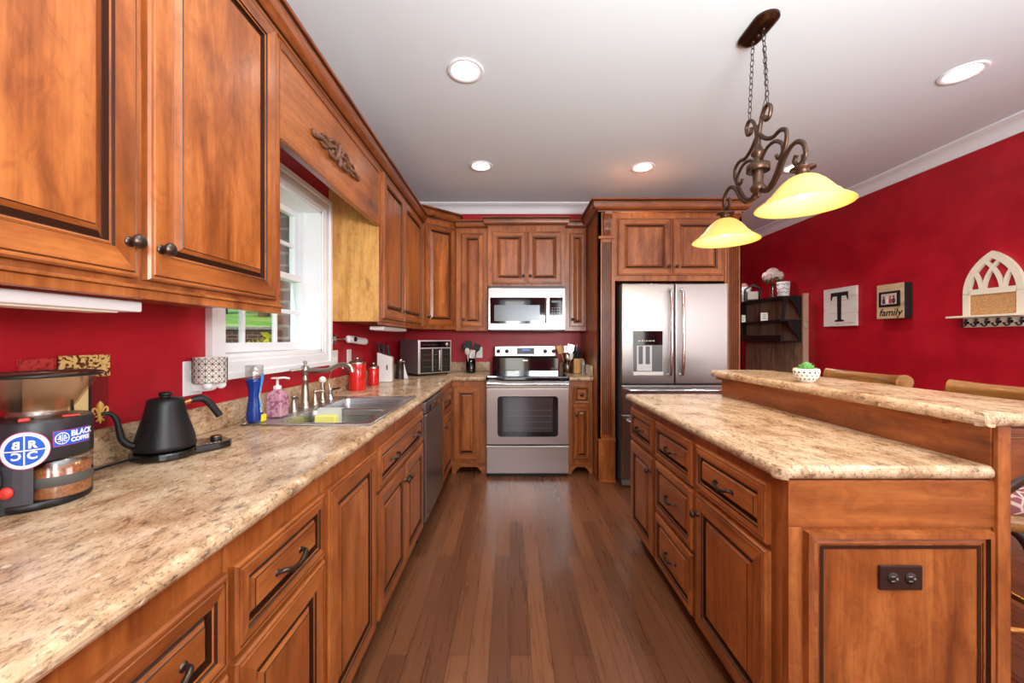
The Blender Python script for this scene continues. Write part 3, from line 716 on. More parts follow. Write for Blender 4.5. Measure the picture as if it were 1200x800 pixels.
MB().box(-.19, .51, YM+.02, YB-.06, 1.350, 1.362).build('vent_plate', M_black, mw, world=True)

# ------------------------------------------------------------------ island
IX = .775; IY0, IY1 = 1.12, 2.50; IXR = 1.385
def isl(label, y0, y1, fronts):   # y0<y1; local x runs from far (y1) to near (y0)
    return cabinet('island_cabinet', label, (IX, y1, 0), -R90, y1-y0, ZB, .875, IXR-.045-IX, [(f[0], y1-f[1]-f[3])+tuple(f[2:]) for f in fronts], cat='cabinet')
isl('far island cabinet nearest the refrigerator with one drawer above one door', 2.072, 2.50, [('drawer', 2.09, .655, .38, .185, 'p'), ('door', 2.09, .11, .38, .525, 'rt')])
isl('middle island cabinet with a stack of three pull drawers', 1.622, 2.070, [('drawer', 1.64, .655, .415, .185, 'p'), ('drawer', 1.64, .385, .415, .25, 'p'), ('drawer', 1.64, .11, .415, .255, 'p')])
ni = isl('near island cabinet with a wide drawer over one large door', IY0+.001, 1.620, [('drawer', 1.165, .66, .445, .18, 'p'), ('door', 1.165, .11, .445, .53, 'lt')])
# end panel facing the camera
ep = thing('island_end_panel', 'raised wooden end panel of the island facing the camera with a dark outlet', 'panel', (IX, IY0, 0))
MB().box(0, IXR-IX, -.022, 0, 0, .875).build('panel_board', M_wood, ep, bevel=.002)
e0, e1 = .823-IX, 1.337-IX
mb = panel_rings(e1-e0, .665, .012, t=.012, bev=.0); o = mb.build('raised_panel', WM3, ep); o.location = (e0, -.022, .068)
def end_mould(mb, ins, wdt, t0, t1, m):
    a, b, c_, d = e0+ins, e1-ins, .068+ins, .733-ins
    vs = [(a, t0, c_), (b, t0, c_), (b, t0, d), (a, t0, d), (a+wdt, t1, c_+wdt), (b-wdt, t1, c_+wdt), (b-wdt, t1, d-wdt), (a+wdt, t1, d-wdt)]
    mb.add(vs, [(k, (k+1) % 4, (k+1) % 4+4, k+4) for k in range(4)], m)
mm = MB()
end_mould(mm, -.004, .004, -.022, -.038, 0); end_mould(mm, 0, .014, -.038, -.040, 0); end_mould(mm, .014, .004, -.040, -.030, 2); end_mould(mm, .018, .010, -.030, -.034, 1); end_mould(mm, .028, .006, -.034, -.0235, 2); end_mould(mm, .034, .010, -.0345, -.034, 2)
mm.build('panel_molding', [M_wood, M_woodh, M_glaze_shade], ep)
MB().box(0, IXR-IX, -.026, -.022, .745, .872).build('top_rail', M_woodh, ep, bevel=.001)
MB().box(0, .036, -.027, -.022, 0, .745).build('stile', M_wood, ep, bevel=.001); MB().box(IXR-IX-.04, IXR-IX, -.027, -.022, 0, .745).build('stile', M_wood, ep, bevel=.001)
# outlet
ot = thing('island_outlet', 'dark brown horizontal electrical outlet on the island end panel', 'outlet', (1.076, IY0-.034, .612))
MB().box(-.059, .059, -.007, .0, -.034, .034).build('cover_plate', mat('brown_plate', srgb(50, 28, 22), .35), ot, bevel=.003)
for q in (-.024, .024):
    MB().lathe([(.016, 0), (.016, .002), (.001, .0021)], (q, -.007, 0), 20, 0, 'y', cap=False).build('receptacle', M_toe, ot); rc = ot.children[-1]
    MB().box(q-.007, q+.003, -.0108, -.0100, -.0075, -.0055).box(q-.007, q+.003, -.0108, -.0100, .0055, .0075).cyl((q+.009, -.0100, 0), .003, .0008, 10, 0, 'y').build('slots', mat('slot_grey', srgb(150, 140, 135), .5), rc)
# lower worktop of the island
it = MB(); it.box(.775, 1.344, 1.12, 2.53, .877, .915); nosing(it, .775, .742, 1.12, 2.53); 
nosing(it, 1.12, 1.088, .775, 1.344, axis='x')
# rounded corner piece
pts = []
for k in range(7): a = PI+PI/2*k/6; pts.append((.775+.033*math.cos(a), 1.12+.032*math.sin(a)))
for i, (zz0, zz1, sc_) in enumerate(((.877, .884, .88), (.884, .908, 1.0), (.908, .915, .88))):
    it.prism([(.775, 1.12)]+[(.775+(p[0]-.775)*sc_, 1.12+(p[1]-1.12)*sc_) for p in pts], zz0, zz1, 'z')
tag(it.build('island_countertop', M_counter), 'lower granite-look countertop of the island above its drawers', 'countertop')
# half wall that carries the bar
hw = thing('bar_half_wall', 'stained wooden half wall carrying the raised bar along the island', 'half wall', (1.35, 1.1, 0))
MB().box(1.346, IXR, 1.100, 2.50, 0, 1.028).build('wall_panel', M_woody, hw, bevel=.002, world=True)
MB().box(1.350, IXR+.001, 1.086, 1.0995, 0, 1.028).build('end_post', M_wood, hw, bevel=.002, world=True)
MB().box(1.32, IXR+.02, 1.2, 2.52, 1.012, 1.0285).build('top_cleat', M_woody, hw, world=True)
br_ = MB().prism([(1.387, 1.028), (1.387, .84), (1.42, .86), (1.47, .885), (1.53, .90), (1.585, .91), (1.60, .93), (1.60, 1.028)], 1.12, 1.15, 'y')
br_.box(1.387, 1.61, 1.112, 1.12, 1.0, 1.018).box(1.387, 1.605, 1.114, 1.12, .985, .992)
br_.build('bracket', M_crownx, hw, bevel=.002, world=True)
bt = MB()
bt.prism([(1.315, 1.09), (1.315, 2.51)]+[(1.315+.325*(k/6)+0, 2.51+.04*math.sin(PI*k/6)) for k in range(1, 6)]+[(1.64, 2.51), (1.64, 1.09)], 1.030, 1.070, 'z')
nosing(bt, 1.315, 1.285, 1.063, 2.52, 1.030, 1.070); nosing(bt, 1.64, 1.672, 1.063, 2.51, 1.030, 1.070)
nosing(bt, 1.09, 1.060, 1.288, 1.669, 1.030, 1.070, axis='x')
tag(bt.build('bar_countertop', M_counter), 'raised granite-look bar top holding the small succulent', 'countertop')

# ------------------------------------------------------------------ sink and faucet
sk = thing('kitchen_sink', 'stainless double-bowl sink set in the left countertop', 'sink', (-.83, 1.995, .915))
ox0, ox1, oy0, oy1 = -1.095, -.572, 1.600, 2.390
bowls = [(-.985, -.615, 1.645, 1.960), (-.985, -.615, 1.995, 2.345)]
rim = MB(); zr = .9197; zl = .9155
def quad(mb, x0, x1, y0, y1, z): mb.box(x0, x1, y0, y1, z-.004, z)
# rim: four outer strips + divider, thin raised border
quad(rim, ox0, bowls[0][0], oy0, oy1, zr); quad(rim, bowls[0][1], ox1, oy0, oy1, zr)
quad(rim, bowls[0][0], bowls[0][1], oy0, bowls[0][2], zr); quad(rim, bowls[0][0], bowls[0][1], bowls[0][3], bowls[1][2], zr); quad(rim, bowls[0][0], bowls[0][1], bowls[1][3], oy1, zr)
rim.tube([(ox0, oy0, zr), (ox1, oy0, zr), (ox1, oy1, zr), (ox0, oy1, zr)], .0035, 8, closed=True)
rim.build('rim', M_sink, sk, world=True)
for (a_, b_, c_, d_) in bowls:
    def rr4(ins, z, r):
        pts = rrect(a_+ins, b_-ins, c_+ins, d_-ins, r, 5); return [(p[0], p[1], z) for p in pts]
    L = [rr4(-.001, zr, .012), rr4(.004, zr-.006, .03), rr4(.012, .80, .04), rr4(.025, .755, .05), rr4(.05, .742, .06)]
    bw = MB(); n = len(L[0])
    for i in range(len(L)-1):
        bw.add(L[i]+L[i+1], [(k, (k+1) % n, (k+1) % n+n, k+n) for k in range(n)], 0, True)
    bw.add(L[-1], [tuple(range(n))], 0)
    # corner fill between the square cut and the rounded bowl
    bw.build('bowl', M_sink, sk, world=True); bo = sk.children[-1]
    MB().lathe([(.045, 0), (.045, .004), (.035, .005), (.03, .001)], ((a_+b_)/2, (c_+d_)/2, .742), 24).build('drain', M_chrome, bo, world=True)
fc = thing('faucet', 'tall brushed nickel faucet with a long arched spout behind the sink', 'faucet', (-1.045, 2.0, .9205))
MB().lathe([(.030, 0), (.030, .006), (.024, .012), (.0215, .04), (.020, .06), (.0145, .11), (.013, .135), (.0165, .139), (.0165, .146), (.013, .15), (.0125, .172), (.017, .178), (.020, .19), (.020, .204), (.014, .212), (.008, .216), (.006, .222), (.010, .228), (.009, .236), (.001, .24)], (0, 0, 0), 24).build('column', M_nickel, fc)
sp = sm_path([(.012, 0, .19), (.06, 0, .188), (.11, .003, .19), (.16, .006, .212), (.20, .008, .218), (.228, .01, .205), (.236, .01, .180)], 6)
MB().tube(sp, [.011+.002*(i/len(sp)) for i in range(len(sp))], 12).cyl((.045, 0, .173), .0155, .0, 12).build('spout', M_nickel, fc)
MB().tube([(-.012, -.008, .195), (-.035, -.03, .192), (-.05, -.045, .190)], [.008, .006, .009], 10).build('lever', M_nickel, fc)
for dy in (-.105, .10):
    MB().lathe([(.024, 0), (.024, .005), (.019, .010), (.016, .03), (.010, .05), (.008, .06), (.012, .066), (.010, .074), (.001, .078)], (0, dy, 0), 20).build('tap_handle', M_nickel, fc); q = fc.children[-1]
    MB().tube([(0, dy, .065), (.02, dy+(-.018 if dy < 0 else .018), .070), (.035, dy+(-.03 if dy < 0 else .03), .068)], [.006, .005, .006], 8).build('lever', M_nickel, q)
sp_ = thing('side_sprayer', 'nickel side sprayer with ivory head beside the faucet', 'sprayer', (-1.045, 2.185, .9205))
MB().lathe([(.024, 0), (.024, .005), (.016, .012), (.014, .03), (.012, .09), (.012, .11)], (0, 0, 0), 20).build('holder', M_nickel, sp_)
MB().ball((.0, 0, .122), .019, 0).build('head', M_offwhite, sp_)
fd = thing('filter_tap', 'small dark filter tap with thin curved chrome tube behind the far bowl', 'tap', (-1.045, 2.28, .9205))
MB().lathe([(.022, 0), (.022, .005), (.014, .015), (.012, .04), (.016, .045), (.014, .06)], (0, 0, 0), 20).build('base', M_chrome, fd)
MB().tube([(0, 0, .055), (.03, .0, .06), (.055, 0, .066)], .005, 8).build('lever', M_black, fd)
MB().tube(sm_path([(0, 0, .055), (-.008, .0, .10), (.0, .0, .15), (.03, 0, .185), (.06, 0, .19), (.075, 0, .175)], 6), .0035, 8).build('tube', M_chrome, fd)
# sponge caddy and sponge
M_spc = mat('caddy_plastic', srgb(205, 208, 205), .3)
sc1 = thing('sponge_caddy', 'pale grey sponge caddy hanging on the sink divider', 'caddy', (-.90, 1.955, .93))
MB().box(-.955, -.835, 1.890, 1.895, .845, .866).box(-.955, -.835, 1.895, 1.944, .845, .849).box(-.955, -.835, 1.942, 1.946, .845, .925).box(-.955, -.951, 1.89, 1.944, .845, .866).box(-.839, -.835, 1.89, 1.944, .845, .866).box(-.955, -.835, 1.944, 1.975, .922, .926).build('tray', M_spc, sc1, bevel=.001, world=True)
sg = tag(MB().box(-.948, -.846, 1.8975, 1.936, .850, .898).build('sponge', mat('yellow_sponge', srgb(232, 226, 120), .9), bevel=.005), 'yellow sponge standing in the caddy on the sink divider', 'sponge')

# ------------------------------------------------------------------ counter items
# dish soap
ds = thing('dish_soap_bottle', 'clear hourglass bottle of blue dish soap at the near end of the sink', 'bottle', (-1.072, 1.645, .9235))
prof = [(.026, 0), (.030, .006), (.031, .03), (.026, .07), (.0215, .10), (.023, .13), (.030, .165), (.032, .18)]
MB().lathe(prof+[(.001, .18)], (0, 0, .002), 24, cap=False).build('liquid', mat('blue_soap', srgb(12, 52, 130), .1), ds)
MB().lathe([(.0325, .178), (.033, .20), (.033, .236), (.001, .2365)], (0, 0, 0), 24, cap=False).build('shell', M_clear, ds)
lb_ = MB(); vs = []
for i in range(9):
    for j in range(9):
        a = math.radians(-70+i*10); h = .04+j*.02
        rr_ = .0+[p for p in prof if p[1] <= h][-1][0]; nx = [p for p in prof if p[1] > h]
        if nx: p0 = [p for p in prof if p[1] <= h][-1]; rr_ = p0[0]+(nx[0][0]-p0[0])*(h-p0[1])/(nx[0][1]-p0[1])
        vs.append(((rr_+.001)*math.cos(a+1.0), (rr_+.001)*math.sin(a+1.0), h))
lb_.add(vs, [(i*9+j, i*9+j+1, (i+1)*9+j+1, (i+1)*9+j) for i in range(8) for j in range(8)], [0 if (j > 4 or (i+j) % 3) else 1 for i in range(8) for j in range(8)])
lb_.build('label', [mat('label_blue', srgb(70, 150, 215), .4), mat('label_yellow', srgb(245, 215, 30), .4)], ds)
MB().box(.012, .036, -.004, .026, .0, .03).build('cap', mat('cap_yellow', srgb(240, 215, 30), .4), ds, bevel=.004)
# hand soap
hs = thing('hand_soap_bottle', 'pink square soap pump bottle with white pump beside the faucet', 'soap bottle', (-1.045, 1.762, .9235))
hb = MB()
def sqr(w, z, r=.008): return [(p[0], p[1], z) for p in rrect(-w, w, -w, w, min(r, w*.9), 3)]
L = [sqr(.030, 0), sqr(.034, .004), sqr(.034, .085), sqr(.030, .105), sqr(.015, .118), sqr(.014, .124)]
n = len(L[0])
for i in range(len(L)-1): hb.add(L[i]+L[i+1], [(k, (k+1) % n, (k+1) % n+n, k+n) for k in range(n)], 0, False)
hb.add(L[0], [tuple(range(n))[::-1]]); hb.add(L[-1], [tuple(range(n))])
m = mat('pink_soap', srgb(196, 140, 158), .25, trans=.15); t = NT(m); t.l(t.ramp(t.noise(t.coords(), 55, 2), [(.42, srgb(160, 96, 120)), (.5, srgb(205, 152, 168))]), t.b.inputs['Base Color'])
hb.build('body', m, hs)
MB().lathe([(.017, .122), (.017, .136), (.006, .14), (.005, .165), (.012, .168), (.012, .174), (.001, .175)], (0, 0, 0), 18).tube([(0, 0, .17), (.02, .02, .171), (.035, .035, .165)], .005, 8).box(-.022, .012, -.012, .012, .168, .174).build('pump', mat('pump_white', srgb(215, 205, 205), .3), hs)
# canisters
def canister(x, y, r, h, lab):
    c_ = thing('canister', lab, 'canister', (x, y, .915), 0, 'red kitchen canisters')
    MB().lathe([(r*.97, 0), (r, .004), (r, h), (r*.98, h+.002)], (0, 0, 0), 36).build('body', M_red, c_)
    MB().lathe([(r*1.02, h), (r*1.02, h+.010), (r*.93, h+.017), (r*.3, h+.024), (.004, h+.026)], (0, 0, 0), 36).build('lid', M_nickel, c_); l_ = c_.children[-1]
    MB().ball((0, 0, h+.036), .011).build('knob', M_chrome, l_)
canister(-1.065, 2.735, .056, .182, 'taller red canister with metal lid beside the sink')
canister(-1.050, 3.01, .042, .130, 'shorter red canister with metal lid behind the tall one')
# white knife block
kb_ = thing('knife_block', 'white knife block with black-handled knives on the left counter', 'knife block', (-1.045, 3.27, .915), .15)
MB().prism([(-.055, 0), (.065, 0), (.065, .205), (-.055, .245)], -.05, .05, 'y').build('block', mat('glossy_white', srgb(235, 235, 232), .2), kb_, bevel=.006)
MB().box(.02, .03, -.053, -.050, .10, .14).build('emblem', mat('dark_red_mark', srgb(90, 30, 28), .4), kb_)
for k, (x, y, h) in enumerate(((-.035, -.03, .10), (-.035, .0, .085), (-.035, .03, .1), (.0, -.03, .085), (.0, .0, .09), (.0, .03, .08), (.035, -.02, .075), (.035, .02, .08))):
    MB().tube([(x, y, .215-x*.3), (x-.004, y, .24), (x-.01, y, .225+h)], [.008, .0095, .008], 8, flat=.7).build('knife_handle', M_matte, kb_)
# dark grinder/opener thing
pg = thing('electric_can_opener', 'dark brown and chrome small appliance beside the white knife block', 'small appliance', (-.985, 3.50, .915))
MB().lathe([(.042, 0), (.042, .01), (.034, .02), (.030, .13), (.034, .135), (.034, .16), (.03, .165)], (0, 0, 0), 20).build('body', mat('dark_brown_plastic', srgb(62, 46, 42), .25, .3), pg)
MB().ball((.012, -.02, .165), .022).cyl((.03, -.02, .155), .010, .02, 12, 0, 'x').build('head', M_chrome, pg)
MB().prism([(.038, 0), (.075, 0), (.055, .06), (.038, .13)], -.012, .012, 'y').build('lever', M_white, pg, bevel=.003)
# toaster oven
to = thing('toaster_oven', 'large stainless toaster oven angled in the corner of the counter', 'toaster oven', (-.871, 3.71, .915), ang)
Wt, Dt, Ht = .375, .36, .345
MB().box(0, Wt, .012, Dt, .015, Ht).build('body', mat('toaster_steel', srgb(128, 122, 126), .35, .45), to, bevel=.008)
MB().box(0, Wt, -.004, .012, .02, Ht-.002).build('front_frame', M_steel, to, bevel=.003)
MB().box(.02, Wt-.015, -.008, -.002, Ht-.075, Ht-.015).build('control_panel', M_gloss, to, bevel=.002); tp = to.children[-1]
MB().lathe([(.021, 0), (.021, .014), (.001, .015)], (Wt-.055, -.008, Ht-.045), 22, 0, 'y', cap=False).build('dial', M_chrome, tp)
tk = MB()
for k in range(8): tk.box(.045+k*.022, .055+k*.022, -.0088, -.0075, Ht-.05, Ht-.046)
tk.build('button_marks', mat('mark_grey', srgb(120, 124, 128), .4), tp)
MB().box(.02, Wt-.02, -.012, -.003, .03, Ht-.085).build('door', mat('toaster_glass', srgb(58, 62, 56), .1, .5), to, bevel=.002); td = to.children[-1]
rk = MB()
for z in (.085, .15, .20): rk.tube([(.04, -.0125, z), (Wt-.04, -.0125, z)], .002, 6)
rk.build('rack', M_chrome, td)
MB().tube([(.215, -.035, .05), (.215, -.035, Ht-.10)], .010, 10).box(.209, .221, -.033, -.01, .055, .07).box(.209, .221, -.033, -.01, Ht-.12, Ht-.105).build('handle', M_chrome, td)
MB().box(.245, .255, -.016, -.011, .04, Ht-.09).box(.145, .155, -.014, -.011, .04, Ht-.09).build('door_stile', M_steel, td)
ft = MB()
for x in (.03, Wt-.03):
    for y in (.04, Dt-.04): MB().cyl((x, y, 0), .014, .016, 12).build('foot', M_black, to)
# utensil crock
def utensil(root, base, top, kind, m, hm=None):
    b_, t_ = Vector(base), Vector(top); d = (t_-b_).normalized()
    mb = MB().tube([b_, t_], [.0045, .0055], 8)
    side = d.cross(Vector((0, 1, 0))).normalized()
    M = Matrix.Translation(t_) @ Matrix(((side.x, 0, d.x, 0), (side.y, 1, d.y, 0), (side.z, 0, d.z, 0), (0, 0, 0, 1)))
    if kind == 'spoon': mb.ball((0, 0, .03), .03, 0, .9, .25, 1.25, 10, M)
    elif kind == 'spatula': mb.box(-.03, .03, -.003, .003, 0, .085, 0, M)
    elif kind == 'fork':
        mb.box(-.022, .022, -.003, .003, 0, .02, 0, M)
        for q in (-.019, -.006, .007, .019): mb.box(q-.003, q+.003, -.003, .003, .02, .07, 0, M)
    elif kind == 'turner': mb.prism([(-.012, 0), (-.034, .03), (-.036, .09), (.036, .095), (.034, .03), (.012, 0)], -.003, .003, 'y', 0, M)
    o_ = mb.build(root[1], m, None); tag(o_, root[0], 'utensil', root[2]); return o_
cr = tag(MB().lathe([(.048, 0), (.05, .005), (.052, .145), (.047, .145), (.045, .01), (.001, .009)], (-.415, 4.13, .915), 32).build('utensil_crock', M_gloss), 'black cylinder crock on the back counter left of the range', 'crock')
g_ = 'utensils in the black crock'
utensil(('black cooking spoon leaning left in the black crock', 'cooking_spoon', g_), (-.405, 4.13, .93), (-.475, 4.13, 1.155), 'spoon', M_matte)
utensil(('wide black slotted turner rising at the left of the black crock', 'slotted_turner', g_), (-.41, 4.14, .93), (-.435, 4.16, 1.16), 'turner', M_matte)
utensil(('wide black turner leaning right in the black crock', 'slotted_turner', g_), (-.42, 4.12, .93), (-.365, 4.11, 1.13), 'turner', M_matte)
utensil(('black ladle spoon at the right back of the black crock', 'cooking_spoon', g_), (-.42, 4.15, .93), (-.352, 4.15, 1.15), 'spoon', M_matte)
utensil(('silver utensil handle standing upright in the black crock', 'steel_spatula', g_), (-.41, 4.11, .93), (-.40, 4.10, 1.07), 'spatula', M_chrome)
utensil(('pale utensil leaning far left in the black crock', 'steel_spoon', g_), (-.43, 4.10, .93), (-.444, 4.082, 1.11), 'spoon', mat('pale_plastic', srgb(190, 186, 180), .4))
# knife block right
M_beech = wood('beech', 'z', srgb(190, 130, 60), srgb(214, 160, 86), srgb(228, 180, 110), .45, .3, 5, 0)
kbr = thing('knife_block', 'light wood knife block on the small counter right of the range', 'knife block', (.700, 4.08, .915))
MB().prism([(-.06, 0), (.09, 0), (.09, .10), (-.06, .155)], -.048, .048, 'x').build('block', M_beech, kbr, bevel=.004)
for k, (x, y, h) in enumerate(((-.038, .03, .13), (-.018, .03, .15), (.004, .03, .14), (.028, .03, .13), (-.028, .0, .10), (-.006, .0, .10), (.018, .0, .09), (.038, .0, .09))):
    MB().tube([(x, y-.01, .115+y*.4), (x+.002, y+.002, .15), (x+.004, y+.02, .13+h)], [.0075, .009, .008], 8).build('knife_handle', M_matte, kbr)
MB().tube([(.0, .035, .13), (.003, .06, .30)], .006, 8).build('sharpening_steel', mat('pale_handle', srgb(205, 185, 160), .4), kbr)
# wire utensil holder with utensils
uh = thing('utensil_holder', 'clear utensil holder between range and wooden knife block', 'holder', (.594, 4.1, .915))
MB().lathe([(.042, 0), (.045, .003), (.047, .13), (.045, .13), (.043, .006), (.001, .006)], (0, 0, 0), 24, cap=False).build('holder_cup', M_clear, uh)
g_ = 'utensils in the clear holder'
for i, (bx, tx, tz, kd, mm_, lab) in enumerate(((.590, .530, 1.12, 'spatula', M_beech, 'wooden spatula leaning left in the clear holder'), (.60, .585, 1.13, 'fork', M_chrome, 'steel serving fork in the middle of the clear holder'), (.59, .622, 1.12, 'turner', M_chrome, 'steel slotted turner right in the clear holder'),
        (.605, .635, 1.06, 'spoon', M_offwhite, 'white spoon low at the right of the clear holder'), (.60, .60, 1.05, 'spoon', M_nickel, 'steel spoon low in the clear holder'))):
    utensil((lab, {'spatula': 'wooden_spatula', 'fork': 'serving_fork', 'turner': 'steel_turner', 'spoon': 'serving_spoon'}[kd], g_), (bx, 4.09+.008*i, .925), (tx, 4.08+.012*i, tz), kd, mm_)
tag(MB().box(.777-.022-.035, .753, 3.97, 3.985, .916, 1.06).build('cutting_board', mglass('teal_glass', (.45, .62, .62, 1), .1, .6), bevel=.003), 'small blue-green glass board beside the wooden knife block', 'cutting board')

# wall-mounted gadget
wg = thing('wall_gadget', 'white and chrome swing-arm gadget on the red wall right of the window', 'gadget', (XL, 2.56, 1.275))
MB().cyl((XL, 2.56, 1.29), .012, .03, 14, 0, 'x').cyl((XL, 2.56, 1.25), .012, .03, 14, 0, 'x').box(XL, XL+.012, 2.548, 2.572, 1.23, 1.305).tube([(XL+.02, 2.56, 1.272), (XL+.05, 2.60, 1.272), (XL+.05, 2.70, 1.272)], .008, 8).build('bracket', M_chrome, wg, world=True)
MB().tube(sm_path([(XL+.05, 2.68, 1.268), (XL+.06, 2.72, 1.268), (XL+.065, 2.85, 1.258), (XL+.07, 2.98, 1.25)], 4), [.012]+[.026]*11+[.022], 12, flat=.7).build('body', M_white, wg, world=True)
MB().ball((XL+.082, 2.75, 1.268), .017, 0, .5, 1.5, 1, 10).build('oval_knob', M_gloss, wg, world=True)
# outlets / switches on walls
def plate(name, lab, p, w, h, axis, kind):
    o_ = thing(name, lab, 'outlet' if kind == 'o' else 'switch', p, R90 if axis == 'x' else 0)
    MB().box(-w/2, w/2, -.006, 0, -h/2, h/2).build('cover_plate', M_white, o_, bevel=.003)
    n_ = max(1, round(w/.06)-0) if w > .1 else 1
    for i in range(n_):
        cx_ = (i-(n_-1)/2)*.046
        if kind == 'o':
            for q in (-.02, .02): MB().cyl((cx_, -.006, q), .015, .002, 16, 0, 'y').build('receptacle', M_offwhite, o_)
        else: MB().box(cx_-.008, cx_+.008, -.014, -.006, -.014, .014).build('rocker', M_offwhite, o_, bevel=.002)
    return o_
plate('wall_outlet', 'white wall outlet beside the window holding the patterned warmer', (XL+.0, 1.435, 1.127), .085, .125, 'x', 'o')
plate('light_switch', 'white double switch plate just right of the window casing', (XL, 2.585, 1.135), .115, .12, 'x', 's')
plate('wall_outlet', 'white outlet above the red canisters on the left wall', (XL, 2.83, 1.135), .072, .12, 'x', 'o')
plate('wall_outlet', 'white outlet behind the black utensil crock', (-.345, YB, 1.12), .072, .12, 'y', 'o')
# patterned plug-in warmer
pw = thing('wax_warmer', 'white drum-shaped plug-in warmer with black geometric pattern by the window', 'warmer', (-1.105, 1.445, 1.11))
M_pat = mat('geometric_print', srgb(225, 215, 205), .4)
MB().lathe([(.052, .0), (.052, .092), (.048, .092), (.048, .006), (.001, .006)], (0, 0, 0), 40, cap=False).build('shade', M_pat, pw); pws = pw.children[-1]
gl = MB()
for k in range(16):
    a = 2*PI*k/16; b_ = a+2*PI/16
    for j in range(4):
        z0_, z1_ = .002+j*.0225, .002+(j+1)*.0225
        for (p, q) in (((a, z0_), (b_, z1_)), ((b_, z0_), (a, z1_)), ((a, z0_), (a, z1_)), ((a, z0_), (b_, z0_))):
            am = (p[0]+q[0])/2; R_ = .0525
            gl.tube([(R_*math.cos(p[0]), R_*math.sin(p[0]), p[1]), (R_*math.cos(am), R_*math.sin(am), (p[1]+q[1])/2), (R_*math.cos(q[0]), R_*math.sin(q[0]), q[1])], .0008, 4)
gl.build('lattice_pattern', M_matte, pws)
MB().ball((-.002, 0, -.012), .024, 0, 1, 1, .8).ball((.02, .028, -.01), .016).ball((.015, -.03, -.008), .016).box(-.052, -.0, -.02, .02, -.03, .0).build('base', M_white, pw)

# decorative plaques on the wall behind the grinder
M_damask = mat('damask_print', srgb(200, 160, 90), .5); t = NT(M_damask)
t.l(t.ramp(t.noise(t.coords((1, 1, 1.4)), 55, 2, .5, 1.5), [(.47, srgb(88, 48, 28)), (.52, srgb(222, 190, 118))]), t.b.inputs['Base Color'])
M_maroon = mat('maroon_paint', srgb(122, 26, 30), .4)
pl = thing('wall_plaque', 'small plaque with brown damask top and a gold fleur-de-lis behind the kettle spout', 'plaque', (XL, 1.07, 1.02))
MB().box(XL, XL+.010, 1.005, 1.128, 1.020, 1.225).build('board', M_maroon, pl, world=True, bevel=.001)
MB().box(XL+.010, XL+.013, 1.003, 1.130, 1.165, 1.226).build('damask_band', M_damask, pl, world=True)
MB().box(XL+.010, XL+.0125, 1.020, 1.070, 1.022, 1.16).build('gold_edge', M_damask, pl, world=True)
fl = MB(); fx, fy, fz = XL+.0135, 1.102, 1.062; M_gold = mat('gold_paint', srgb(222, 178, 92), .4)
fl.tube(sm_path([(fx, fy, fz+.034), (fx, fy, fz+.01), (fx, fy, fz-.03)], 5), [.001, .003, .006, .008, .007, .005, .004, .004, .005, .003, .001], 8)
for s in (-1, 1):
    fl.tube(sm_path([(fx, fy+s*.002, fz-.008), (fx, fy+s*.010, fz+.012), (fx, fy+s*.019, fz+.014), (fx, fy+s*.020, fz+.002), (fx, fy+s*.014, fz+.0)], 4), .003, 6)
    fl.tube([(fx, fy, fz-.012), (fx, fy+s*.010, fz-.022)], .002, 6)
fl.box(fx-.002, fx+.002, fy-.012, fy+.012, fz-.010, fz-.006); fl.build('fleur_de_lis', M_gold, pl, world=True)
pl2 = thing('wall_plaque', 'dull red patterned plaque on the wall left of the damask one', 'plaque', (XL, .95, 1.15))
m = mat('red_pattern', srgb(165, 40, 42), .5); t = NT(m); t.l(t.ramp(t.noise(t.coords(), 60, 2, .5, 1), [(.45, srgb(140, 26, 32)), (.55, srgb(190, 58, 54))]), t.b.inputs['Base Color'])
MB().box(XL, XL+.010, .925, 1.000, 1.02, 1.222).build('board', m, pl2, world=True, bevel=.001)
cv = thing('framed_picture', 'small black-edged cream picture behind the coffee grinder hopper', 'picture', (-1.13, .98, 1.06))
MB().box(-1.150, -1.126, .90, 1.056, 1.062, 1.190).build('frame', M_matte, cv, world=True, bevel=.002)
MB().box(-1.1262, -1.1245, .906, 1.046, 1.070, 1.184).build('picture', mat('cream_paper', srgb(226, 208, 150), .5), cv, world=True)
MB().prism([(.985, 1.071), (1.03, 1.071), (1.012, 1.083), (1.010, 1.115), (1.004, 1.115), (1.002, 1.083)], -1.1248, -1.1238, 'x').prism([(1.022, 1.184), (1.036, 1.184), (1.03, 1.155)], -1.1248, -1.1238, 'x').build('black_print', M_black, cv, world=True)

# coffee grinder
cg = thing('coffee_grinder', 'black burr coffee grinder with smoky hopper and round blue-white sticker', 'coffee grinder', (-1.035, .862, .915), math.radians(50)); cg.scale = (.92, .92, 1)
MB().lathe([(.086, 0), (.089, .004), (.089, .014), (.086, .016)], (0, 0, 0), 40).box(-.088, .0, -.075, .07, .0, .016).build('base', M_black, cg)
MB().lathe([(.088, 0), (.090, .003), (.090, .080), (.087, .085)], (0, 0, .098), 48).build('upper_housing', mat('housing_black', srgb(38, 38, 42), .35), cg); uh_ = cg.children[-1]
pts = [(.088*math.cos(math.radians(a)), .088*math.sin(math.radians(a))) for a in range(75, 266, 10)]
MB().prism(pts+[(-.008, -.087), (-.008, .02)], .016, .098, 'z').build('lower_housing', mat('housing_grey', srgb(64, 64, 70), .4), cg); lh = cg.children[-1]
MB().lathe([(.001, 0), (.012, 0), (.0125, .003), (.009, .007), (.001, .008)], (0, 0, 0), 20, 0, 'y', Matrix.Translation((-.045, -.0765, .045)) @ Matrix.Rotation(-.54, 4, 'Z'), cap=False).build('power_button', M_redplastic, lh)
MB().lathe([(.034, 0), (.033, .008), (.029, .012), (.001, .0125)], (0, 0, 0), 28, 0, 'y', Matrix.Translation((-.072, -.058, .072)) @ Matrix.Rotation(-.9, 4, 'Z'), cap=False).build('setting_dial', M_matte, lh)
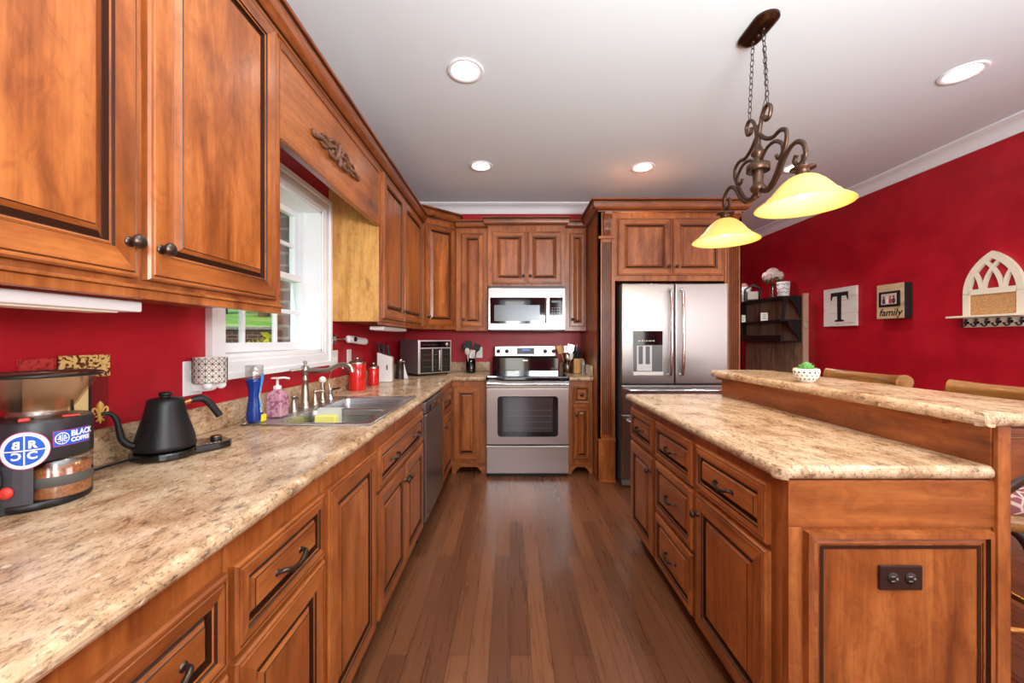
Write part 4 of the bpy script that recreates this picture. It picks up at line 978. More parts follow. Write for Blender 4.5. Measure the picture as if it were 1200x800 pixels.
jx = .030
jm = mat('coffee_grounds', srgb(186, 112, 56), .7); t = NT(jm); t.l(t.ramp(t.noise(t.coords(), 160, 3), [(.35, srgb(158, 90, 40)), (.65, srgb(208, 134, 72))]), t.b.inputs['Base Color'])
MB().lathe([(.053, 0), (.054, .003), (.054, .062), (.001, .063)], (jx, -.030, .017), 36, cap=False).build('grounds', jm, cg)
MB().lathe([(.056, 0), (.0575, .003), (.0575, .077), (.054, .08)], (jx, -.030, .0165), 36, cap=False).build('jar', M_clear, cg); jr = cg.children[-1]
MB().lathe([(.058, 0), (.0585, .001), (.0585, .020), (.058, .021)], (jx, -.030, .042), 36, cap=False).build('jar_band', mat('grey_band', srgb(80, 78, 74), .5), jr)
MB().lathe([(.050, .183), (.052, .185), (.052, .198), (.050, .20), (.060, .205), (.102, .272), (.105, .276), (.103, .279), (.099, .276), (.056, .205), (.046, .198), (.046, .184)], (0, 0, 0), 48, cap=False).build('hopper', M_smoke, cg); hp = cg.children[-1]
MB().lathe([(.1045, .273), (.1075, .273), (.1075, .280), (.1045, .280), (.1045, .273)], (0, 0, 0), 48, cap=False).build('lid_rim', M_black, hp)
MB().lathe([(.1045, .277), (.09, .281), (.001, .282)], (0, 0, 0), 48, cap=False).build('lid', M_smoke, hp)
MB().box(-.030, -.012, -.070, -.055, .183, .190).build('red_tab', M_redplastic, cg, bevel=.002); MB().box(.035, .065, -.055, -.035, .183, .187).build('red_tab', M_redplastic, cg, bevel=.002)
# stickers wrapped round the housing
def wrap(vs, ang0, z0, R_): return [((R_+v[2])*math.sin(ang0+v[0]/R_), -(R_+v[2])*math.cos(ang0+v[0]/R_), z0+v[1]) for v in vs]
def disc(mb, cx_, cy_, rx, ry, ang0, z0, R_, m, lift, n=36):
    vs = [(cx_, cy_, lift)]
    for rr_ in (.33, .66, 1): vs += [(cx_+rx*rr_*math.cos(2*PI*k/n), cy_+ry*rr_*math.sin(2*PI*k/n), lift) for k in range(n)]
    f = [(0, 1+k, 1+(k+1) % n) for k in range(n)]
    for q in range(2): f += [(1+q*n+k, 1+(q+1)*n+k, 1+(q+1)*n+(k+1) % n, 1+q*n+(k+1) % n) for k in range(n)]
    mb.add(wrap(vs, ang0, z0, R_), f, m)
def rect(mb, x0, x1, y0, y1, ang0, z0, R_, m, lift, n=10):
    vs = []; 
    for i in range(n+1): x = x0+(x1-x0)*i/n; vs += [(x, y0, lift), (x, y1, lift)]
    mb.add(wrap(vs, ang0, z0, R_), [(2*i, 2*i+2, 2*i+3, 2*i+1) for i in range(n)], m)
M_sw, M_sb, M_sm = mat('sticker_white', srgb(240, 240, 245), .35), mat('sticker_blue', srgb(20, 90, 200), .35), mat('sticker_magenta', srgb(200, 50, 130), .35)
st = MB(); RR = .0902; A0 = math.radians(-13); Z0 = .127
disc(st, 0, 0, .0385, .0385, A0, Z0, RR, 2, .0006); disc(st, 0, 0, .0370, .0370, A0, Z0, RR, 0, .0009); disc(st, 0, 0, .030, .030, A0, Z0, RR, 1, .0012)
rect(st, -.030, .030, -.0012, .0012, A0, Z0, RR, 0, .0016); rect(st, -.0012, .0012, -.030, .030, A0, Z0, RR, 0, .0016, 2)
for ch, dx, dy, mir in (('B', -.0115, .011, -1), ('R', .0115, .011, 1), ('C', -.0115, -.011, -1), ('C', .0115, -.011, 1)):
    vs, fsx = text_mesh(ch, .021, .0002, bold=.0009); st.add(wrap([(dx+v[0]*mir, dy+v[1], .0020+v[2]) for v in vs], A0, Z0, RR), fsx, 0)
st.build('round_sticker', [M_sw, M_sb, M_sm], uh_)
st = MB(); A1 = math.radians(36); Z1 = .142
rect(st, -.036, .040, -.0165, .0165, A1, Z1, RR, 2, .0005); rect(st, -.035, .039, -.0155, .0155, A1, Z1, RR, 1, .0008)
disc(st, -.021, 0, .0125, .0125, A1, Z1, RR, 0, .0011); disc(st, -.021, 0, .0108, .0108, A1, Z1, RR, 1, .0013)
rect(st, -.032, -.010, -.0005, .0005, A1, Z1, RR, 0, .0016, 3); rect(st, -.0215, -.0205, -.011, .011, A1, Z1, RR, 0, .0016, 1)
for ch, dx, dy, mir in (('B', -.0252, .004, -1), ('R', -.0168, .004, 1), ('C', -.0252, -.004, -1), ('C', -.0168, -.004, 1)):
    vs, fsx = text_mesh(ch, .008, .0001, bold=.0003); st.add(wrap([(dx+v[0]*mir, dy+v[1], .0018+v[2]) for v in vs], A1, Z1, RR), fsx, 0)
for tx, sz, dy in (('BLACK', .0165, .0068), ('COFFEE', .0125, -.0070)):
    vs, fsx = text_mesh(tx, sz, .0002, align='LEFT', bold=.0006); st.add(wrap([(-.006+v[0], dy+v[1], .0013+v[2]) for v in vs], A1, Z1, RR), fsx, 0)
st.build('rectangular_sticker', [M_sw, M_sb, M_sm], uh_)

# gooseneck kettle
KX, KY = -1.045, 1.19; kd = Vector((.55, .835, 0))
kt = thing('gooseneck_kettle', 'matte black gooseneck kettle sitting on its electric base', 'kettle', (KX, KY, .940))
kmat = mat('kettle_black', srgb(30, 30, 32), .38, .3)
MB().lathe([(.070, 0), (.074, .004), (.0745, .014), (.073, .018), (.070, .036), (.062, .066), (.052, .10), (.0455, .132), (.044, .146), (.040, .149)], (0, 0, 0), 44).build('body', kmat, kt)
MB().lathe([(.039, .148), (.038, .151), (.018, .154), (.012, .156), (.016, .160), (.017, .166), (.014, .169), (.001, .170)], (0, 0, 0), 36, cap=False).build('lid', kmat, kt)
def kp_(a, z): return (kd.x*a, kd.y*a, z)
P = sm_path([kp_(-.060, .020), kp_(-.080, .026), kp_(-.096, .045), kp_(-.102, .075), kp_(-.108, .105), kp_(-.120, .122), kp_(-.137, .124)], 6); n = len(P)
MB().tube(P, [.011-.0062*i/(n-1) for i in range(n)], 12).build('spout', kmat, kt)
P = sm_path([kp_(.058, .134), kp_(.080, .139), kp_(.100, .134), kp_(.118, .112), kp_(.140, .076)], 6); n = len(P)
MB().tube(P, [.008+.003*min(1, i/8) for i in range(n)], 12).build('handle', M_matte, kt)
MB().tube([kp_(.042, .130), kp_(.062, .136)], .0085, 14).build('handle_collar', mat('copper', srgb(190, 120, 70), .3, .9), kt)
kb2 = thing('kettle_base', 'black electric kettle base with control knob and cord', 'kettle base', (KX, KY, .915), math.atan2(kd.y, kd.x))
pts = [(.082*math.cos(math.radians(a)), .082*math.sin(math.radians(a))) for a in range(45, 316, 10)]+[(.12, -.056), (.155, -.046), (.165, -.03), (.165, .03), (.155, .046), (.12, .056)]
MB().prism(pts, 0, .022, 'z').build('platform', M_gloss, kb2, bevel=.005)
MB().lathe([(.016, 0), (.016, .010), (.013, .012), (.001, .0125)], (.135, .012, .022), 24, cap=False).build('knob', M_black, kb2)
MB().lathe([(.0165, 0), (.0165, .003)], (.135, .012, .030), 24, cap=False).build('knob_ring', mat('copper_ring', srgb(190, 120, 70), .3, .9), kb2)
km = MB()
for k in range(4): km.box(.088+k*.011, .093+k*.011, -.045, -.040, .0221, .0226)
km.build('control_marks', mat('mark_white', srgb(190, 190, 190), .4), kb2)
cor = MB().tube(sm_path([(-1.10, 1.13, .921), (-1.115, 1.07, .919), (-1.11, 1.0, .919), (-1.125, .94, .919), (-1.13, .80, .919)], 6), .0035, 8)
tag(cor.build('power_cord', M_black), 'black cord lying on the counter from the kettle base to the grinder', 'cord')

# ------------------------------------------------------------------ pendant lamp over the island
PX, PY = 1.19, 1.885
pn = thing('pendant_light', 'bronze scrollwork island pendant with two amber glass shades', 'pendant light', (PX, PY, ZC))
cp_ = MB(); L = []
def oval(l, w, z, n=12):
    pts = [(w*math.cos(PI*k/n), l+w*math.sin(PI*k/n), z) for k in range(n+1)]+[(w*math.cos(PI+PI*k/n), -l+w*math.sin(PI+PI*k/n), z) for k in range(n+1)]
    return pts
L = [oval(.058, .056, 0), oval(.058, .056, -.010), oval(.056, .050, -.016), oval(.054, .038, -.026), oval(.054, .026, -.030)]
n = len(L[0])
for i in range(4): cp_.add(L[i]+L[i+1], [(k, (k+1) % n, (k+1) % n+n, k+n) for k in range(n)], 0, True)
cp_.add(L[-1], [tuple(range(n))]); cp_.ball((0, 0, -.034), .010)
for s in (-1, 1): cp_.ball((0, s*.04, -.034), .008)
cp_.build('canopy', mat('canopy_bronze', srgb(78, 52, 38), .3, .9), pn)
def chain(y0, z0, y1, z1):
    a, b_ = Vector((0, y0, z0)), Vector((0, y1, z1)); d = b_-a; Lc = d.length; d.normalize(); n = int(Lc/.026); ch = MB()
    for i in range(n):
        c_ = a+d*(Lc*(i+.5)/n); th = i*PI/2*1.0; pts = []
        for k in range(12):
            q = 2*PI*k/12; u, v_ = .0085*math.cos(q), .0175*math.sin(q); pts.append((c_.x+u*math.cos(th+.4), c_.y+u*math.sin(th+.4)+d.y*v_, c_.z+v_*d.z))
        ch.tube(pts, .0019, 6, closed=True)
    ch.build('chain', M_dish, pn)
chain(.04, -.038, .068, -.395); chain(-.04, -.038, -.068, -.395)
MB().tube([(.004, -.02, -.03), (.006, -.045, -.2), (.004, -.05, -.36), (0, -.01, -.44)], .002, 6).build('lamp_cord', M_dish, pn)
zc = -ZC
MB().lathe([(.001, 1.945), (.007, 1.950), (.010, 1.957), (.007, 1.964), (.022, 1.972), (.032, 1.985), (.034, 1.998), (.026, 2.008), (.022, 2.02), (.024, 2.06), (.027, 2.10), (.022, 2.135), (.018, 2.14), (.030, 2.155), (.030, 2.165), (.020, 2.18), (.012, 2.205), (.009, 2.24), (.012, 2.25), (.008, 2.29), (.001, 2.30)], (0, 0, zc), 28, cap=False).build('column', M_bronze, pn)
MB().lathe([(.046, 2.072), (.050, 2.074), (.050, 2.106), (.046, 2.108), (.046, 2.072)], (0, 0, zc), 36, cap=False).build('band', M_bronze, pn)
for s in (-1, 1):
    def yz(pts): return sm_path([(0, s*p[0], p[1]+zc) for p in pts], 6)
    main = yz([(.024, 1.978), (.06, 1.957), (.10, 1.962), (.145, 2.0), (.185, 2.055), (.218, 2.083), (.256, 2.088), (.292, 2.062), (.303, 2.018), (.282, 1.990), (.256, 1.992), (.242, 2.014), (.252, 2.034)])
    o_ = MB().tube(main, .0105, 10, flat=.75); 
    o_.build('arm', M_bronze, pn)
    up = yz([(.012, 2.245), (.055, 2.205), (.105, 2.184), (.155, 2.190), (.193, 2.165), (.188, 2.110), (.150, 2.045), (.105, 1.985), (.060, 1.962), (.024, 1.975)])
    MB().tube(up, .0100, 10, flat=.75).build('scroll', M_bronze, pn)
    cu = yz([(.024, 2.120), (.065, 2.155), (.120, 2.158), (.165, 2.125), (.168, 2.085), (.142, 2.072), (.128, 2.092)])
    MB().tube(cu, .0088, 10, flat=.75).build('scroll', M_bronze, pn)
    tp_ = yz([(.006, 2.20), (.012, 2.26), (.030, 2.32), (.065, 2.355), (.092, 2.330), (.082, 2.290), (.056, 2.288), (.052, 2.312)])
    MB().tube(tp_, .0095, 10, flat=.75).build('scroll', M_bronze, pn)
M_shade = mat('amber_glass', srgb(240, 200, 110), .3, emit=srgb(255, 198, 84), es=.38); t = NT(M_shade)
M_bulb = mat('lit_bulb', (1, .95, .8, 1), .5, emit=(1, .86, .55, 1), es=12)
for s in (-1, 1):
    y = s*.2875
    MB().lathe([(.006, 2.02), (.007, 1.985), (.024, 1.970), (.044, 1.966), (.046, 1.962), (.024, 1.958), (.026, 1.935), (.033, 1.930)], (0, y, zc), 28, cap=False).build('shade_holder', M_bronze, pn)
    sh = MB().lathe([(.026, 1.934), (.036, 1.932), (.055, 1.922), (.078, 1.902), (.098, 1.878), (.112, 1.860), (.120, 1.852), (.124, 1.850), (.126, 1.845), (.140, 1.832), (.158, 1.820), (.168, 1.813), (.170, 1.810), (.167, 1.809),
                    (.155, 1.817), (.138, 1.828), (.122, 1.841), (.108, 1.856), (.094, 1.874), (.074, 1.898), (.052, 1.917), (.030, 1.926)], (0, y, zc), 56, cap=False)
    sh.build('lamp_shade', M_shade, pn)
    MB().ball((0, y, 1.875+zc), .030, 0, 1, 1, 1.2).build('bulb', M_bulb, pn)
    light('pendant_bulb_glow', 'POINT', (PX, PY+y, 1.83), 5, (1, .80, .50), size=.06)

# recessed lights; unlabelled beams have no fixture, the last added to brighten the shelf
M_lamp = mat('recessed_lamp', (1, 1, 1, 1), .5, emit=(1, .97, .9, 1), es=7)
for x, y, lab in ((-.249, 2.18, 'round recessed ceiling light nearest, above the sink side'), (-.252, 3.385, 'small round recessed ceiling light farther back, left of the pair'), (1.150, 3.41, 'round recessed ceiling light in front of the refrigerator'),
                  (2.535, 2.20, 'round recessed ceiling light upper right of the pendant'), (2.48, 3.42, 'round recessed ceiling light behind the near pendant shade'), (-.25, .95, None), (1.15, .6, None), (2.53, .9, None), (2.6, 4.95, None)):
    if lab:
        rl = thing('recessed_light', lab, 'ceiling light', (x, y, ZC), 0, 'recessed ceiling lights')
        MB().lathe([(.100, 0), (.102, -.004), (.098, -.008), (.078, -.004), (.074, -.001)], (0, 0, 0), 40, cap=False).build('trim_ring', M_white, rl)
        MB().lathe([(.074, -.002), (.066, -.006), (.001, -.008)], (0, 0, 0), 32, cap=False).build('lamp', M_lamp, rl)
    light('recessed_and_fill_beam', 'SPOT', (x, y, ZC-.02), 46 if y > 3 else 30, (1, .95, .87), (0, 0, 0), .06, spot=math.radians(125), blend=.9)

# ------------------------------------------------------------------ dining side: shelf unit, wall decor
M_barn = wood('weathered_planks', 'z', srgb(104, 84, 68), srgb(148, 124, 102), srgb(176, 152, 128), .7, .6, 5, 0)
HX = XR; sy0_, sy1_ = 4.53, 5.62; ztop = 1.775
hu = thing('plank_shelf_unit', 'weathered plank wall unit with black iron shelves on the red wall', 'shelf', (HX, 5.0, 0))
M_strip = mat('pale_batten', srgb(188, 150, 130), .6)
pk = MB(); nb = 6
for k in range(nb):
    a = sy0_+(sy1_-sy0_)*k/nb; pk.box(HX-.06, HX-.035, a+.002, a+(sy1_-sy0_)/nb-.002, .35, ztop)
pk.box(HX-.035, HX-.004, sy0_+.05, sy1_-.05, .5, .6).box(HX-.035, HX-.004, sy0_+.05, sy1_-.05, 1.55, 1.65)
pk.build('plank_back', M_barn, hu, world=True)
MB().box(HX-.065, HX-.002, sy0_-.022, sy0_, .35, ztop+.02).build('edge_batten', M_strip, hu, world=True, bevel=.002)
for z, t_ in ((ztop-.005, .022), (1.495, .022)):
    MB().box(HX-.30, HX-.06, sy0_+.005, sy1_, z-t_, z).build('shelf', M_black, hu, world=True, bevel=.002)
MB().box(HX-.30, HX-.285, sy0_+.005, sy1_, 1.245, 1.315).box(HX-.30, HX-.06, sy0_+.005, sy1_, 1.235, 1.247).build('shelf', M_black, hu, world=True, bevel=.002)
for yy in (sy0_+.008, sy1_-.02):
    xb = HX-.062; bk = MB(); zt2 = ztop-.027
    # bracket plate with a rounded opening, in convex slices
    ins = [(.16, zt2), (.15, 1.735), (.10, 1.70), (.06, 1.63), (.03, 1.56), (.02, 1.51)]
    for a, b_ in zip(ins, ins[1:]): bk.prism([(xb, a[1]), (xb-a[0], a[1]), (xb-b_[0], b_[1]), (xb, b_[1])], yy, yy+.012, 'y')
    arm = [(.165, .215, 1.70), (.178, .214, 1.66), (.186, .220, 1.60), (.190, .228, 1.54), (.190, .232, 1.495)]
    bk.prism([(xb-.12, zt2), (xb-.215, zt2), (xb-.215, 1.70), (xb-.165, 1.70), (xb-.15, 1.735)], yy, yy+.012, 'y')
    for a, b_ in zip(arm, arm[1:]): bk.prism([(xb-a[0], a[2]), (xb-a[1], a[2]), (xb-b_[1], b_[2]), (xb-b_[0], b_[2])], yy, yy+.012, 'y')
    lo = [(.16, 1.473), (.15, 1.43), (.12, 1.38), (.08, 1.34), (.05, 1.315), (.03, 1.24)]
    for a, b_ in zip(lo, lo[1:]): bk.prism([(xb, a[1]), (xb-a[0], a[1]), (xb-b_[0], b_[1]), (xb, b_[1])], yy, yy+.012, 'y')
    bk.build('bracket', M_black, hu, world=True)
MB().ball((HX-.04, sy0_-.03, 1.42), .02, 0, 1, .5, 1.6).tube([(HX-.04, sy0_-.03, 1.44), (HX-.03, sy0_-.028, 1.49)], .003, 6).build('hanging_tag', mat('pale_bell', srgb(180, 168, 140), .5), hu, world=True)
zs = ztop-.004
# vase with hydrangea
vz = thing('flower_vase', 'clear glass vase holding pale pink flowers on top of the plank unit', 'vase', (3.22, 4.82, zs))
MB().lathe([(.030, 0), (.032, .004), (.026, .03), (.022, .08), (.026, .12), (.032, .17), (.030, .17), (.020, .08), (.024, .02), (.001, .01)], (0, 0, 0), 24, cap=False).build('glass', M_clear, vz)
bq = thing('flower_bouquet', 'pale pink hydrangea bouquet with green leaves in the glass vase', 'flowers', (3.22, 4.82, zs+.02))
stm = MB()
for q in (-1, 0, 1): stm.tube([(q*.008, 0, 0), (q*.004, q*.004, .12), (q*.04, q*.02, .21)], .0025, 6)
stm.build('stem', M_leaf, bq)
M_petal = mat('pale_petal', srgb(232, 212, 205), .7); r_ = random.Random(4)
for (cx_, cy_, cz_, rr_) in ((0, 0, .275, .07), (-.055, .02, .25, .05), (.055, -.03, .25, .05)):
    mb = MB()
    for k in range(110):
        d = Vector((r_.gauss(0, 1), r_.gauss(0, 1), r_.gauss(0, 1)+.3)).normalized(); p = Vector((cx_, cy_, cz_))+d*rr_
        M = Matrix.Translation(p) @ d.to_track_quat('Z', 'Y').to_matrix().to_4x4(); s_ = .015
        mb.add([(-s_, 0, .004), (0, -s_, .004), (s_, 0, .004), (0, s_, .004), (0, 0, 0)], [(0, 1, 4), (1, 2, 4), (2, 3, 4), (3, 0, 4)], 0, False, M)
    mb.ball((cx_, cy_, cz_), rr_*.85); mb.build('flower_head', M_petal, bq)
lf = MB()
for k in range(14):
    a = 2*PI*k/14; p = Vector((.07*math.cos(a), .07*math.sin(a), .20+.02*math.sin(3*a))); M = Matrix.Translation(p) @ Euler((.4*math.sin(a), -.4*math.cos(a), a)).to_matrix().to_4x4()
    lf.add([(-.04, 0, 0), (0, -.02, .01), (.045, 0, -.01), (0, .02, .01)], [(0, 1, 2, 3)], 0, False, M)
lf.build('leaves', mat('dark_leaf', srgb(70, 100, 60), .6), bq)
# mug with script
def scribble(root, R_, z0, z1, a0, a1, m, seed):
    r = random.Random(seed); mb = MB()
    for row in range(3):
        z = z0+(z1-z0)*(row+.5)/3; pts = []
        for k in range(16): a = a0+(a1-a0)*k/15; pts.append((R_*math.sin(a), -R_*math.cos(a), z+r.uniform(-.35, .35)*(z1-z0)/3))
        mb.tube(sm_path(pts, 3), .0022, 5)
    mb.build('script_lettering', m, root)
M_ink = mat('dark_plum_ink', srgb(70, 20, 50), .5)
mg = thing('printed_mug', 'white tapered cup with dark script on top of the plank unit, beside the vase', 'mug', (3.20, 4.60, zs), 0)
MB().lathe([(.055, 0), (.058, .004), (.068, .165), (.064, .165), (.054, .01), (.001, .01)], (0, 0, 0), 28, cap=False).build('cup', M_white, mg); scribble(mg, .067, .02, .15, -1.9, .3, M_ink, 2)
mg = thing('printed_mug', 'white cup with dark script at the left end of the plank unit top', 'mug', (3.19, 5.36, zs), 0)
MB().lathe([(.07, 0), (.075, .004), (.088, .20), (.083, .20), (.07, .01), (.001, .01)], (0, 0, 0), 28, cap=False).build('cup', M_white, mg); scribble(mg, .086, .02, .15, -1.9, .3, M_ink, 5)
MB().ball((0, 0, .21), .05).build('pink_topping', mat('pink_pom', srgb(215, 150, 140), .8), mg)
# house-shaped lantern
ln = thing('house_lantern', 'black house-shaped frame around a pale box on the plank unit top', 'ornament', (3.16, 5.12, zs), -.3)
fmz = MB()
for s in (-1, 1): fmz.box(s*.085-.008, s*.085+.008, -.03, .03, 0, .13); fmz.prism([(s*.093, .13), (s*.093, .15), (0, .215), (0, .195)], -.03, .03, 'y')
fmz.box(-.093, .093, -.03, .03, 0, .014); fmz.build('frame', M_black, ln)
MB().box(-.06, .06, -.02, .02, .014, .115).build('inner_box', mat('pale_box', srgb(205, 195, 180), .6), ln, bevel=.002)
for (y, w, lab) in ((4.98, .055, 'white printed cube standing on the lower iron shelf'), (5.45, .055, 'second white block at the left end of the lower iron shelf')):
    q = thing('block_ornament', lab, 'ornament', (3.22, y, 1.496), -.5)
    MB().box(-w*.7, w*.7, -w*.7, w*.7, 0, .105).build('cube', M_offwhite, q, bevel=.003)
    MB().box(-.02, .02, -w*.7-.001, -w*.7, .03, .038).box(-.015, .018, -w*.7-.001, -w*.7, .055, .062).box(-.02, .015, -w*.7-.001, -w*.7, .078, .084).build('printed_lines', mat('grey_ink', srgb(120, 112, 108), .5), q)
# T sign
ts = thing('letter_sign', 'square white plank sign with a large black letter T', 'sign', (XR, 4.06, 1.6))
M_planks = mat('whitewashed', srgb(226, 220, 214), .6); t = NT(M_planks)
t.l(t.ramp(t.noise(t.coords((1, .25, 1)), 14, 5, .7), [(.33, srgb(196, 184, 174)), (.45, srgb(230, 226, 220))]), t.b.inputs['Base Color'])
pk = MB()
for k in range(3): z = 1.402+k*.133; pk.box(XR-.022, XR-.002, 3.865, 4.27, z, z+.1315)
pk.build('planks', [M_planks], ts, world=True, bevel=.002)
tx = MB()
# slab-serif T outline; y runs towards the camera on the right, so mirror
T = [(-.022, -.125), (-.026, .115), (-.085, .115), (-.097, .075), (-.108, .075), (-.106, .155), (.106, .155), (.108, .075), (.097, .075), (.085, .115), (.026, .115), (.022, -.125), (.055, -.135), (.055, -.148), (-.055, -.148), (-.055, -.135)]
tx.prism([(4.065-a, 1.598+b_) for a, b_ in T], XR-.025, XR-.0215, 'x'); tx.build('letter_t', M_matte, ts, world=True)
# family frame
ff = thing('photo_frame', 'wooden box frame with a small black-framed photo above the word family', 'picture frame', (XR, 3.46, 1.6))
M_pine = wood('pale_pine', 'y', srgb(176, 146, 108), srgb(206, 178, 138), srgb(222, 198, 160), .6, .4, 4, 0)
MB().box(XR-.07, XR-.002, 3.345, 3.595, 1.45, 1.755).build('box_frame', M_matte, ff, world=True, bevel=.002)
pk = MB()
for k in range(5): pk.box(XR-.074, XR-.070, 3.347, 3.593, 1.451+k*.061, 1.511+k*.061)
pk.build('plank_face', M_pine, ff, world=True)
MB().box(XR-.084, XR-.074, 3.375, 3.565, 1.555, 1.690).build('inner_frame', M_black, ff, world=True, bevel=.003)
MB().box(XR-.0855, XR-.0835, 3.400, 3.540, 1.575, 1.670).build('photograph', mat('photo_ground', srgb(196, 176, 168), .4), ff, world=True); ph = ff.children[-1]
for (y, c_) in ((3.425, (70, 60, 60)), (3.455, (180, 60, 70)), (3.485, (225, 215, 205)), (3.515, (60, 70, 90))):
    MB().ball((XR-.086, y, 1.605), .016, 0, .1, 1, 1.6, 8).ball((XR-.0862, y, 1.641), .009, 0, .15, 1, 1, 8).build('figure_print', mat('figure_ink', srgb(*c_), .6), ph, world=True)
vs, fsx = text_mesh('family', .088, .0006, shear=.25, bold=.0012)
MB().add([(XR-.0755-v[2], 3.468-v[0], 1.502+v[1]) for v in vs], fsx).build('lettering', M_matte, ff, world=True)
# arched cathedral shelf
ar = thing('arched_wall_shelf', 'ivory cathedral-arch wall rack with cork board, shelf and black hooks', 'wall rack', (XR, 2.778, 1.4))
M_ivory = mat('ivory_paint', srgb(238, 230, 208), .45)
yc, hwid, zb_, zsx, zt_ = 2.778, .178, 1.355, 1.60, 1.895
def arch(y): return None
def arcpts(h, n=12, inset=0):
    # pointed arch: each side a circle centred on the opposite spring side
    w = h; H_ = zt_-inset*1.25-zsx; c_ = (H_*H_-w*w)/(2*w); R_ = w+c_; out = []
    for k in range(n+1):
        a = math.atan2(H_, c_)*k/n; out.append((-(R_*math.cos(a)-c_), R_*math.sin(a)))
    return out
A = arcpts(hwid); B = arcpts(hwid-.042, inset=.042)
def bandm(mb, P, Q, x0, x1):
    n = len(P)
    for i in range(n-1):
        q = [(yc+P[i][0], zsx+P[i][1]), (yc+P[i+1][0], zsx+P[i+1][1]), (yc+Q[i+1][0], zsx+Q[i+1][1]), (yc+Q[i][0], zsx+Q[i][1])]; mb.prism(q, x0, x1, 'x')
am = MB()
bandm(am, A, B, XR-.024, XR-.002); bandm(am, [(-p[0], p[1]) for p in A], [(-p[0], p[1]) for p in B], XR-.024, XR-.002)
am.box(XR-.024, XR-.002, yc-hwid, yc-hwid+.042, 1.43, zsx+.003); am.box(XR-.024, XR-.002, yc+hwid-.042, yc+hwid, 1.43, zsx+.003)
am.box(XR-.024, XR-.002, yc-hwid+.04, yc+hwid-.04, 1.592, 1.632)
# intersecting tracery
H_ = zt_-zsx; cc0 = (H_*H_-hwid*hwid)/(2*hwid); R0 = hwid+cc0
for sgn in (-1, 1):
    for sh in (2*hwid/3, 4*hwid/3):
        P, Q = [], []
        for k in range(30):
            a = 1.4*k/29; px_, pz_ = cc0-(R0-.018)*math.cos(a)+sh-.012, (R0-.018)*math.sin(a)
            if math.hypot(px_+cc0, pz_) > R0-.012: break
            P.append((sgn*(cc0-(R0-.008)*math.cos(a)+sh-.012), (R0-.008)*math.sin(a))); Q.append((sgn*(cc0-(R0-.028)*math.cos(a)+sh-.012), (R0-.028)*math.sin(a)))
        bandm(am, P, Q, XR-.0225-.0006*(sgn+1), XR-.003)
am.build('arch_frame', M_ivory, ar, world=True)
M_cork = mat('cork', srgb(200, 150, 98), .9); t = NT(M_cork); t.l(t.ramp(t.noise(t.coords(), 120, 4), [(.35, srgb(180, 128, 78)), (.65, srgb(212, 164, 112))]), t.b.inputs['Base Color'])
MB().box(XR-.014, XR-.004, yc-hwid+.04, yc+hwid-.04, 1.44, 1.595).build('cork_board', M_cork, ar, world=True)
MB().box(XR-.10, XR-.002, yc-hwid-.02, yc+hwid+.05, 1.425, 1.440).build('shelf', M_ivory, ar, bevel=.003, world=True)
MB().box(XR-.02, XR-.002, yc-hwid, yc+hwid, zb_, 1.425).build('hook_rail', M_ivory, ar, bevel=.003, world=True)
for k in range(6):
    y = yc+hwid-.03-k*.064
    P = sm_path([(XR-.022, y, 1.412), (XR-.035, y, 1.405), (XR-.045, y, 1.39), (XR-.035, y, 1.372), (XR-.055, y, 1.362), (XR-.072, y, 1.375)], 5)
    MB().tube(P, .0045, 8).ball((XR-.073, y, 1.378), .007).ball((XR-.036, y, 1.413), .006).cyl((XR-.024, y, 1.39), .011, .004, 12, 0, 'x').build('hook', M_matte, ar, world=True)

# ------------------------------------------------------------------ succulent
PXY = at(947, 448, .203*460/52); sx, sy_ = 1.38, 1.83
su = thing('succulent_pot', 'white bowl with black triangles holding a small green succulent on the bar', 'potted plant', (sx, sy_, 1.070))
MB().lathe([(.026, 0), (.034, .004), (.049, .028), (.053, .050), (.050, .062), (.047, .062), (.047, .05), (.001, .05)], (0, 0, 0), 36, cap=False).build('bowl', mat('ivory_glaze', srgb(238, 234, 220), .3), su); bo = su.children[-1]
tr = MB()
for row, (z, R_, sz) in enumerate(((.048, .0536, .0062), (.032, .0512, .0062), (.017, .044, .005))):
    nx = 16
    for k in range(nx):
        a = 2*PI*(k+.5*(row % 2))/nx; w = sz/R_; dr = .0 if row < 2 else -.004
        f = lambda aa, zz, rr_: (rr_*math.cos(aa), rr_*math.sin(aa), zz)
        tr.add([f(a-w, z-sz*.8, R_+.0006-(.0035 if row else .001)), f(a+w, z-sz*.8, R_+.0006-(.0035 if row else .001)), f(a, z+sz*.8, R_+.0014)], [(0, 1, 2)])
tr.build('triangle_pattern', M_matte, bo)
M_succ = mat('succulent_green', srgb(112, 178, 100), .5)
lf = MB()
for ring in range(5):
    nl = 13-ring*2
    for k in range(nl):
        a = 2*PI*k/nl+ring*.4; tilt = .25+ring*.27; Lr = .045-ring*.004; M = Matrix.Translation((0, 0, .052+ring*.003)) @ Matrix.Rotation(a, 4, 'Z') @ Matrix.Rotation(-tilt, 4, 'Y')
        lf.add([(0, -.005, 0), (Lr*.6, -.011, .003), (Lr, 0, .006), (Lr*.6, .011, .003), (0, .005, 0), (Lr*.55, 0, -.004)], [(0, 1, 5), (1, 2, 5), (2, 3, 5), (3, 4, 5), (0, 1, 2, 3, 4)], 0, False, M)
lf.build('succulent', M_succ, su)

